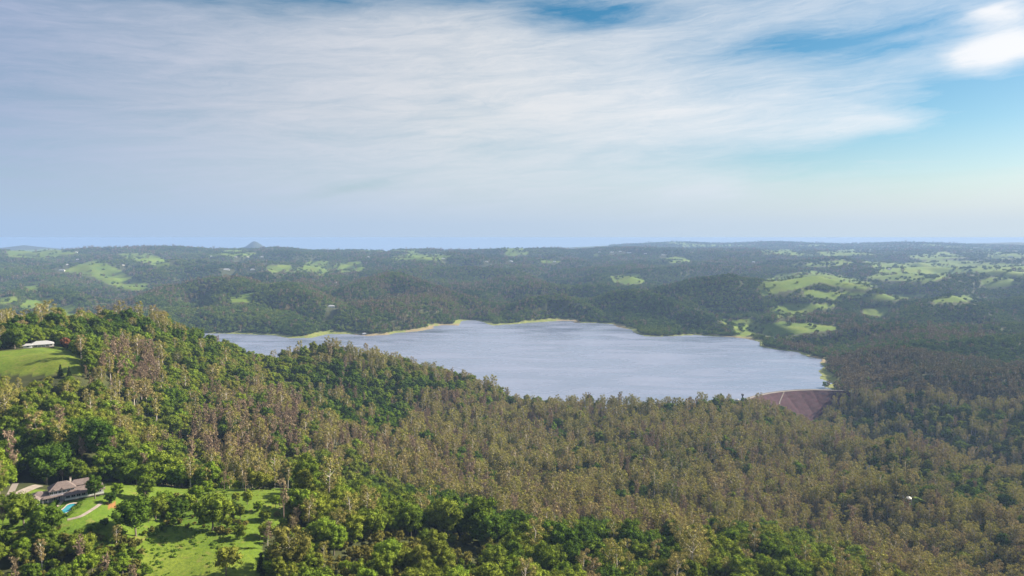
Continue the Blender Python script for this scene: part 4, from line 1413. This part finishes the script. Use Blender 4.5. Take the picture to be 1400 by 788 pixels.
FAR_HOUSES = [
    (84, 370.5, 48, 14, 'long white shed beside the bright paddock on the upper far hills'), (92, 362.5, 20, 14, 'white house just above the long shed on the far hills'), (106, 355.5, 30, 14, 'white farm roof high on the dark ridge above the long shed'),
    (104, 345.5, 26, 14, 'white speck of a house just under the skyline above the ridge farm'), (169, 363.5, 22, 14, 'small white house between the two bright paddocks of the far hills'),
    (310, 369.5, 52, 16, 'long white farm building at the edge of the plateau, west of the three green fields'), (345, 369.5, 34, 14, 'shorter white farm building nearest the three green fields'),
    (322, 352, 26, 14, 'white farmhouse below the skyline under the pointed blue peak'), (339, 352, 26, 14, 'white farmhouse almost beneath the pointed blue peak'), (289, 351, 24, 14, 'pale farmhouse well to the side of the pointed blue peak'), (358, 352, 28, 14, 'white farmhouse just past the pointed blue peak'),
    (459, 388, 20, 12, 'small white house in the forest below the three green fields'), (504, 352, 26, 14, 'white house on the plateau before the flat green strip'), (606, 354.5, 34, 14, 'pale house at the end of the flat green strip'),
    (665, 358.5, 30, 14, 'pale house on the dark slope beyond the flat green strip'), (698, 358, 30, 14, 'pale house beside the middle of the far plateau'), (705, 355, 34, 14, 'white house pair member higher on the middle plateau'), (733, 355, 34, 14, 'buff house past the middle of the far plateau'),
    (758, 358.5, 28, 14, 'pale house beside a small green clearing on the plateau'), (819, 345.5, 46, 14, 'first white house of the skyline village'), (837, 345.5, 46, 14, 'second white house of the skyline village'), (848, 344.5, 40, 14, 'third white house of the skyline village'),
    (860, 346.5, 60, 16, 'longest white building of the skyline village'), (882, 347.5, 40, 14, 'white house trailing the skyline village'), (907, 349.5, 46, 14, 'last white house past the skyline village'),
    (1030, 359, 30, 14, 'white house on the hazy middle plateau behind the dark knoll'), (1087, 340, 50, 16, 'white building high on the hazy plateau under the blue hills'), (1216, 369, 26, 14, 'white farmhouse on the broad green pastures'),
    (1342, 357, 40, 14, 'white farmhouse above the broad green pastures'), (1382, 351.5, 44, 14, 'white farm building near the edge of the hazy plateau'),
]
for i, (px, py, w, d, label) in enumerate(FAR_HOUSES):
    house(px, py, w * .8, d, 5.0, 4.0, M_WHITE if i % 4 else M_CREAM, M_TIN if i % 5 else M_TINGREY, label, nwin=2, dmin=2600, turn=R((i * 37) % 50 - 25), sink=6)


def tower():
    p = on_ground(1015, 549)
    e = empty('intake_tower', tuple(p))
    tag(e, 'slender dark tower standing beside the end of the dam', 'tower')
    g = Geo()
    g.tube([(0, 0, -4), (0, 0, 12)], [1.7, 1.4], 10)
    part('shaft', g.mesh('shaft', [M_TOWER]), e)
    box('cabin', -2.1, 2.1, -2.1, 2.1, 12, 15, M_TOWER, e)
    hip_roof('roof', -2.1, 2.1, -2.1, 2.1, 15.2, 1.3, M_TOWER, e, over=.4)


tower()

# ------------------------------------------------------------------ planting
NAME = {'green': 'broadleaf_tree', 'light': 'light_green_tree', 'gum': 'gum_tree', 'bare': 'dry_tree', 'olive': 'scrub_bush', 'conifer': 'conifer_tree', 'red': 'flowering_tree'}
CAT = {'olive': 'bush'}
LOOKS = {'green': 'dense green round-crowned tree', 'light': 'light green leafy tree', 'gum': 'tall olive-brown gum tree', 'bare': 'thin pinkish-brown nearly bare tree', 'olive': 'low olive green bush'}
EXTRA = {}


def plant(kind, pair, x, y, z, s, rz, label, group=None, sz=None):
    e = empty(NAME[kind], (x, y, z), rz)
    e.scale = (s, s, sz or s)
    tag(e, label, CAT.get(kind, 'tree'), group)
    t = bpy.data.objects.new('trunk', pair[0])
    link(t, e)
    c = bpy.data.objects.new('crown', pair[1])
    link(c, e)
    return e


def proto(kind, fn, bark, seed, leafmat=None, **kw):
    tr, cr = fn(seed, **kw)
    return tr.mesh('trunk', [bark]), cr.mesh('crown', [LEAF[leafmat or kind]])


LONE = proto('green', broadleaf, BARK, 501, h=15, w=12.5, lumps=17, nq=60, leaf=.5, low=.34, flat=.95)
BIGPINE = proto('gum', gum, PALE, 502, leafmat='olive', h=27, w=22, lumps=34, nq=70, leaf=.6, first=.22, core=.8)
CON = proto('conifer', conifer, BARK, 503, leafmat='conifer')
RED = proto('red', broadleaf, BARK, 504, leafmat='red', h=12, w=9, lumps=14, low=.25)
SNAG = proto('bare', bare, PALE, 505, h=16, w=9, limbs=17, leaf=.3)
# trees one can pick out by eye: kind, shape, foot in the picture, height in metres, label
PICKED = [
    ('green', LONE, 309, 787, 15.5, 'lone dark round tree standing by itself on the bright grass at the bottom edge'),
    ('gum', BIGPINE, 396, 784, 27, 'huge spreading olive tree with pale trunk at the edge of the bottom pasture'),
    ('conifer', CON, 357, 783, 11, 'small dark pointed conifer at the foot of the huge olive tree'),
    ('bare', SNAG, 366, 752, 17, 'grey leafless spreading tree above the bottom pasture'),
    ('green', PROTO['green'][2], 291, 726, 22, 'large brownish-green round tree on the slope between the two pastures'),
    ('green', PROTO['green'][5], 186, 733, 23, 'big dark spreading tree on the slope below the house lawn'),
    ('green', PROTO['green'][0], 213, 712, 15, 'mid-sized dark tree just behind the big spreading tree'),
    ('green', PROTO['green'][1], 199, 686, 17, 'upright green tree at the edge of the lawn behind the spreading tree'),
    ('green', PROTO['green'][4], 240, 700, 9, 'rounded green tree left of the large brownish-green tree'),
    ('green', PROTO['green'][4], 252, 694, 8.5, 'small rounded tree touching the large brownish-green tree'),
    ('light', PROTO['light'][0], 377, 694, 9, 'pale yellow-green small tree standing on the bright upper pasture'),
    ('light', PROTO['light'][1], 338, 690, 10, 'yellow-green tree at the upper edge of the bright pasture'),
    ('light', PROTO['light'][2], 324, 686, 6.5, 'little round light tree on the upper pasture beside the yellow-green one'),
    ('green', PROTO['green'][4], 353, 700, 7, 'little dark tree in the middle of the bright upper pasture'),
    ('green', PROTO['green'][0], 398, 704, 10, 'green tree at the corner of the bright upper pasture near the front wood'),
    ('green', PROTO['green'][2], 268, 684, 9, 'round green tree at the lawn edge behind the large brownish-green tree'),
    ('green', PROTO['green'][4], 312, 722, 6, 'low dark tree just above the bottom pasture edge'),
    ('green', PROTO['green'][4], 328, 738, 9, 'small dark tree at the top edge of the bottom pasture'),
    ('green', PROTO['green'][0], 64, 742, 20, 'broad dark brown-green tree below the swimming pool'),
    ('green', PROTO['green'][5], 33, 722, 19, 'wide olive green tree beside the lawn below the driveway'),
    ('green', PROTO['green'][3], 14, 716, 17, 'green tree near the picture edge below the driveway'),
    ('green', PROTO['green'][2], 112, 765, 13, 'rounded deep green tree below the orange dirt patch'),
    ('green', PROTO['green'][1], 130, 682, 15, 'dark green tree standing against the veranda end of the big house'),
    ('light', PROTO['light'][2], 160, 678, 8, 'small light tree on the lawn beyond the big house'),
    ('green', PROTO['green'][4], 152, 690, 7.5, 'small dark tree beside the orange dirt patch'),
    ('bare', SNAG, 86, 664, 20, 'pale leafless tree rising behind the roof of the big house'),
    ('red', RED, 91, 478, 14, 'red flowering tree at the corner of the hilltop paddock'),
    ('gum', PROTO['gum'][1], 111, 492, 26, 'tall gum with white trunk at the shaded side of the hilltop paddock'),
    ('conifer', CON, 83, 516, 12, 'first dark pointed conifer on the lower edge of the hilltop paddock'),
    ('conifer', CON, 95, 517, 11, 'second dark pointed conifer on the lower edge of the hilltop paddock'),
    ('bare', PROTO['bare'][0], 942, 562, 28, 'leafless tree poking above the forest edge against the lake'),
    ('gum', PROTO['gum'][4], 757, 563, 28, 'tall rounded gum standing out against the lake, last of the shore row'),
    ('gum', PROTO['gum'][0], 743, 563, 24, 'slim gum standing out against the lake, next to last of the shore row'),
    ('green', PROTO['green'][3], 730, 563, 24, 'dark green tree in the shore row standing out against the lake'),
    ('green', PROTO['green'][1], 719, 562, 26, 'dark green tree nearest the white lakeside roof'),
    ('gum', PROTO['gum'][2], 703, 560, 30, 'brown gum at the start of the shore row above the white roof'),
    ('bare', SNAG, 1018, 562, 24, 'pale dead tree in front of the dam hut'),
]
for kind, pair, px, py, hgt, label in PICKED:
    p = on_ground(px, py)
    top = max(v.co.z for v in pair[1].vertices)
    s = hgt / top
    plant(kind, pair, p[0], p[1], p[2] - .2, s, rng.uniform(0, 6.28), label)
    KEEP_OUT.append((p[0], p[1], 3.5))
# the pastures in front stay open so the picked trees show
parts = [sow(205, 620, 6.6, R(43)), sow(620, 1050, 7.4, R(43)), sow(1050, 1700, 8.2, R(43))]
NX, NY, NZ = (np.concatenate(q) for q in zip(*parts))
KIND, NPX, NPY = choose(NX, NY, NZ)
SIZE = np.clip(rng.normal(.88, .28, len(NX)), .38, 1.65)
edge, _, _ = grass_mask(NX, NY, NZ)
SIZE = np.where(edge & (np.hypot(NX, NY) < 1000), SIZE * .62, SIZE)
SIZE = np.where((NY < 392) & (NX < -90), np.minimum(SIZE, 1.0) * .68, SIZE)
# tangle of low bushes on the rough slope between the lawns
ROUGH = [(-40, 715), (60, 716), (110, 722), (150, 702), (200, 690), (262, 682), (300, 704), (345, 716), (330, 728), (300, 742), (255, 752), (212, 778), (190, 800), (-40, 800)]
ux, uy = jitter_grid(300, 520, 3.6, R(42))
uz = ground(ux, uy)
upx, upy = project(np.stack([ux, uy, uz], -1))
bk = inside(ROUGH, upx, upy) & ~keepout(ux, uy) & (rng.random(len(ux)) < .25 + .6 * sstep(.4, .6, vnoise(ux / 18, uy / 18, 151)))
NX, NY, NZ = np.r_[NX, ux[bk]], np.r_[NY, uy[bk]], np.r_[NZ, uz[bk]]
KIND = np.r_[KIND, np.where(rng.random(bk.sum()) < .62, 4, rng.integers(0, 2, bk.sum()))]
SIZE = np.r_[SIZE, np.where(KIND[-bk.sum():] == 4, rng.uniform(.28, .75, bk.sum()), rng.uniform(.18, .40, bk.sum()))]
NPX, NPY = np.r_[NPX, upx[bk]], np.r_[NPY, upy[bk]]
# shrubs fill the forest edge and understorey in the front band
PID = np.zeros(len(NX), int)
for i, k in enumerate(KN):
    m = KIND == i
    PID[m] = rng.integers(0, len(PROTO[k]), m.sum())
ROT = rng.uniform(0, 6.283, len(NX))
TOP = {k: [max(v.co.z for v in p[1].vertices) for p in PROTO[k]] for k in KN}
WID = {k: [max(abs(v.co.x) for v in p[1].vertices) for p in PROTO[k]] for k in KN}
hgt = np.array([TOP[KN[k]][p] for k, p in zip(KIND, PID)]) * SIZE
wid = np.array([WID[KN[k]][p] for k, p in zip(KIND, PID)]) * SIZE
# the picture of each crown, nearest first, to find the trees that show largest
BX, BY = project(np.stack([NX, NY, NZ + hgt * .2], -1))
TX, TY = project(np.stack([NX, NY, NZ + hgt], -1))
RW = F * wid / np.hypot(NX, NY)
# woods stop where the pastures, the house and the pool are seen over them
CLEAR = OPEN + [[(38, 652), (142, 652), (150, 690), (120, 712), (80, 714), (44, 696)]]
NR_ = np.hypot(NX, NY)
cut = np.zeros(len(NX), bool)
for fz in (.45, .75, 1.0):
    CX, CY = project(np.stack([NX, NY, NZ + hgt * fz], -1))
    for fx in (-.6, 0, .6):
        over = CX + RW * fx
        cut |= covers(CLEAR[:1], over, CY) & (NY < 645)
        cut |= covers(CLEAR[2:], over, CY) & (NY < 405) & (fz > .5)
        cut |= covers(CLEAR[1:2], over, CY) & (NY < 862) & (NY > 800)
    cut |= covers([[(1030, 541), (1060, 536), (1100, 534), (1142, 534), (1136, 548), (1112, 574), (1085, 562), (1058, 549)]], CX, CY) & (NY < 1560) & (NY > 1200)
    cut |= covers(CLEAR[-1:], CX, CY) & (NY < 396)
keep = ~cut
NX, NY, NZ, KIND, SIZE, PID, ROT, hgt, wid, BX, BY, TX, TY, RW = (q[keep] for q in (NX, NY, NZ, KIND, SIZE, PID, ROT, hgt, wid, BX, BY, TX, TY, RW))
buf = np.zeros((394, 700), bool)
shown = np.zeros(len(NX), int)
for i in np.argsort(np.hypot(NX, NY)):
    x0, x1, y0, y1 = int((BX[i] - RW[i] * .8) / 2), int((BX[i] + RW[i] * .8) / 2) + 1, int(TY[i] / 2), int(BY[i] / 2) + 1
    x0, y0, x1, y1 = max(x0, 0), max(y0, 0), max(x1, 0), max(y1, 0)
    b = buf[y0:y1, x0:x1]
    if b.size:
        shown[i] = b.size - b.sum()
        b[:] = True
single = np.zeros(len(NX), bool)
LIMIT = {'green': 270, 'light': 200, 'gum': 280, 'bare': 230, 'olive': 200}
inframe = (BX > 0) & (BX < 1400) & (TY > 340) & (TY < 780)
for i, k in enumerate(KN):
    c = np.nonzero((KIND == i) & (shown > 2) & inframe)[0]
    single[c[np.argsort(-shown[c])[:LIMIT[k]]]] = True
used = set()


def place_words(x, y):
    if y > 700 and x > 440:
        return 'in the bottom wood'
    if x < 430 and y > 640:
        return 'on the house slope'
    if x < 300 and y > 535:
        return 'behind the big house'
    if x < 740 and y < 600:
        return 'on the near hill'
    if x > 1120 and y < 610:
        return 'on the dam hill'
    return 'in the valley forest'


ONES = 'zero one two three four five six seven eight nine ten eleven twelve thirteen fourteen fifteen sixteen seventeen eighteen nineteen'.split()
TENS = '_ _ twenty thirty forty fifty sixty seventy eighty ninety'.split()


def spell(v):
    n, half = int(v), (v % 1) >= .5
    w = ONES[n] if n < 20 else TENS[n // 10] + ('-' + ONES[n % 10] if n % 10 else '')
    return w + ('-and-a-half' if half else '')


GROUPS = {'green': 'green broadleaf trees of the near woods', 'light': 'light green trees of the near woods', 'gum': 'gum trees of the valley forest', 'bare': 'nearly bare trees among the gums', 'olive': 'bushes of the front scrub'}
for i in np.nonzero(single)[0]:
    k = KN[KIND[i]]
    cx, cy = min(max(BX[i], 0), 1399) / 14, min((TY[i] * .6 + BY[i] * .4) / 7.88, 99.6)
    short = {'green': 'green round-crowned tree', 'light': 'light green tree', 'gum': 'olive-brown gum tree', 'bare': 'pinkish near-bare tree', 'olive': 'low olive bush'}[k]
    lab = '%s %s, %s percent across, %s down' % (short, place_words(cx * 14, cy * 7.88), spell(cx), spell(cy))
    while lab in used:
        lab += ', farther'
    used.add(lab)
    plant(k, PROTO[k][PID[i]], NX[i], NY[i], NZ[i] - .3, SIZE[i], ROT[i], lab, GROUPS[k])


def scatter(name, key, x, y, z, pid, rot, size, label, cat, squash=1.0):
    col, n = FOREST_COL[key]
    me = bpy.data.meshes.new(name)
    me.vertices.add(len(x))
    me.vertices.foreach_set('co', np.stack([x, y, z - .3], -1).astype(np.float32).ravel())
    a = me.attributes.new('shape', 'INT', 'POINT')
    a.data.foreach_set('value', (pid % n).astype(np.int32))
    a = me.attributes.new('turn', 'FLOAT_VECTOR', 'POINT')
    a.data.foreach_set('vector', np.stack([rng.normal(0, .03, len(x)), rng.normal(0, .03, len(x)), rot], -1).astype(np.float32).ravel())
    a = me.attributes.new('size', 'FLOAT_VECTOR', 'POINT')
    a.data.foreach_set('vector', np.stack([size, size, size * squash * rng.uniform(.85, 1.15, len(x))], -1).astype(np.float32).ravel())
    o = link(bpy.data.objects.new(name, me))
    ng = bpy.data.node_groups.new(name + '_nodes', 'GeometryNodeTree')
    ng.interface.new_socket('Geometry', in_out='INPUT', socket_type='NodeSocketGeometry')
    ng.interface.new_socket('Geometry', in_out='OUTPUT', socket_type='NodeSocketGeometry')
    gi, go = ng.nodes.new('NodeGroupInput'), ng.nodes.new('NodeGroupOutput')
    iop = ng.nodes.new('GeometryNodeInstanceOnPoints')
    ci = ng.nodes.new('GeometryNodeCollectionInfo')
    ci.inputs['Collection'].default_value = col
    ci.inputs['Separate Children'].default_value = True
    ci.inputs['Reset Children'].default_value = True

    def attr(nm, typ):
        nd = ng.nodes.new('GeometryNodeInputNamedAttribute')
        nd.data_type = typ
        nd.inputs['Name'].default_value = nm
        return nd.outputs['Attribute']
    e2r = ng.nodes.new('FunctionNodeEulerToRotation')
    L = ng.links.new
    L(attr('turn', 'FLOAT_VECTOR'), e2r.inputs[0])
    L(gi.outputs[0], iop.inputs['Points'])
    L(ci.outputs[0], iop.inputs['Instance'])
    iop.inputs['Pick Instance'].default_value = True
    L(attr('shape', 'INT'), iop.inputs['Instance Index'])
    L(e2r.outputs[0], iop.inputs['Rotation'])
    L(attr('size', 'FLOAT_VECTOR'), iop.inputs['Scale'])
    L(iop.outputs[0], go.inputs[0])
    md = o.modifiers.new('scatter', 'NODES')
    md.node_group = ng
    tag(o, label, cat, kind='stuff')


FORESTS = {'green': ('broadleaf_forest', 'dense green broadleaf forest covering the hillsides before the lake'), 'light': ('light_green_forest', 'light green trees mixed through the near forest'),
           'gum': ('gum_forest', 'brown and olive gum forest filling the valley'), 'bare': ('dry_forest', 'thin pinkish bare woodland among the gums'), 'olive': ('olive_scrub', 'low olive scrub along the bottom of the view')}
for i, k in enumerate(KN):
    m = (KIND == i) & ~single
    scatter(FORESTS[k][0], k, NX[m], NY[m], NZ[m], PID[m], ROT[m], SIZE[m], FORESTS[k][1], 'forest')

# far woods: green, light and gum shapes mixed by stand
bars = [sow(1700, 2600, 9.5, R(41)), sow(2600, 3600, 12, R(41)), sow(3600, 5200, 17, R(41)), sow(5200, 8600, 25, R(40)), sow(8600, 13500, 45, R(39))]
grow = [1.0, 1.12, 1.35, 1.75, 2.3]
FX, FY, FZ = (np.concatenate(q) for q in zip(*bars))
FS = np.concatenate([np.full(len(b[0]), g) for b, g in zip(bars, grow)]) * np.clip(rng.normal(.95, .2, len(FX)), .5, 1.5)
fk, _, _ = choose(FX, FY, FZ)
fk = np.minimum(fk, 2)
for i, k in enumerate(KN[:3]):
    m = fk == i
    scatter({'green': 'far_broadleaf_forest', 'light': 'far_light_green_forest', 'gum': 'far_gum_forest'}[k], 'far_' + k, FX[m], FY[m], FZ[m] - np.maximum(0, FS[m] - 1) * 9, rng.integers(0, 3, m.sum()), rng.uniform(0, 6.28, m.sum()), FS[m],
            {'green': 'hazy green forest on the hills beyond the lake', 'light': 'lighter green woods on the hills beyond the lake', 'gum': 'brownish gum forest on the hills beyond the lake'}[k], 'forest', squash=.78)


# rough growth on the near slopes: low tussocks and creeper mounds
def undergrowth():
    g = np.random.default_rng(77)
    x, y = jitter_grid(300, 520, 3.1, R(40))
    z = ground(x, y)
    gr, px, py = grass_mask(x, y, z)
    rough = inside([(190, 735), (240, 712), (335, 722), (300, 744), (250, 755), (200, 790), (150, 790), (0, 760), (0, 720), (120, 722)], px, py)
    k = gr & ~keepout(x, y) & (g.random(len(x)) < np.where(rough, .8, .16)) & ~inside(OPEN[2], px, py)
    x, y, z = x[k], y[k], z[k]
    scatter('undergrowth', 'tuft', x, y, z, g.integers(0, 3, len(x)), g.uniform(0, 6.28, len(x)), np.clip(g.normal(.8, .3, len(x)), .3, 1.6), 'low green creepers and tussocks on the near slopes', 'undergrowth')


LEAF['tuft'] = leaf_mat('creeper_leaf', [(0.1, (0.10, 0.17, 0.022)), (0.5, (0.14, 0.22, 0.028)), (0.9, (0.20, 0.24, 0.040))])
tufts = []
for s in range(3):
    g_ = Geo()
    rg_ = np.random.default_rng(800 + s)
    for q in range(4):
        clump(g_, np.array([rg_.normal(0, .8), rg_.normal(0, .8), .35 + .25 * rg_.random()]), .8, 26, .3, rg_, core=.85, squash=.6)
    tufts.append(g_.mesh('tuft', [LEAF['tuft']]))
forest_collection('tuft', tufts)
undergrowth()


# ------------------------------------------------------------------ the air
def build_haze():
    me = box_mesh('haze', -15700, 15700, -15700, 15700, float(ZG.min()) - 1.0, H + 2, None)
    me.materials.clear()
    m, t = mat_new('haze_air')
    out = t.n('ShaderNodeOutputMaterial')
    v = t.n('ShaderNodeVolumePrincipled')
    v.inputs['Color'].default_value = (0.32, 0.475, 0.77, 1)
    v.inputs['Density'].default_value = 6.6e-5
    v.inputs['Anisotropy'].default_value = 0.05
    t.put(out.inputs['Volume'], v)
    me.materials.append(m)
    o = link(bpy.data.objects.new('haze', me))
    tag(o, 'thin blue haze hanging over the hills and the lake', 'haze', kind='stuff')


build_haze()
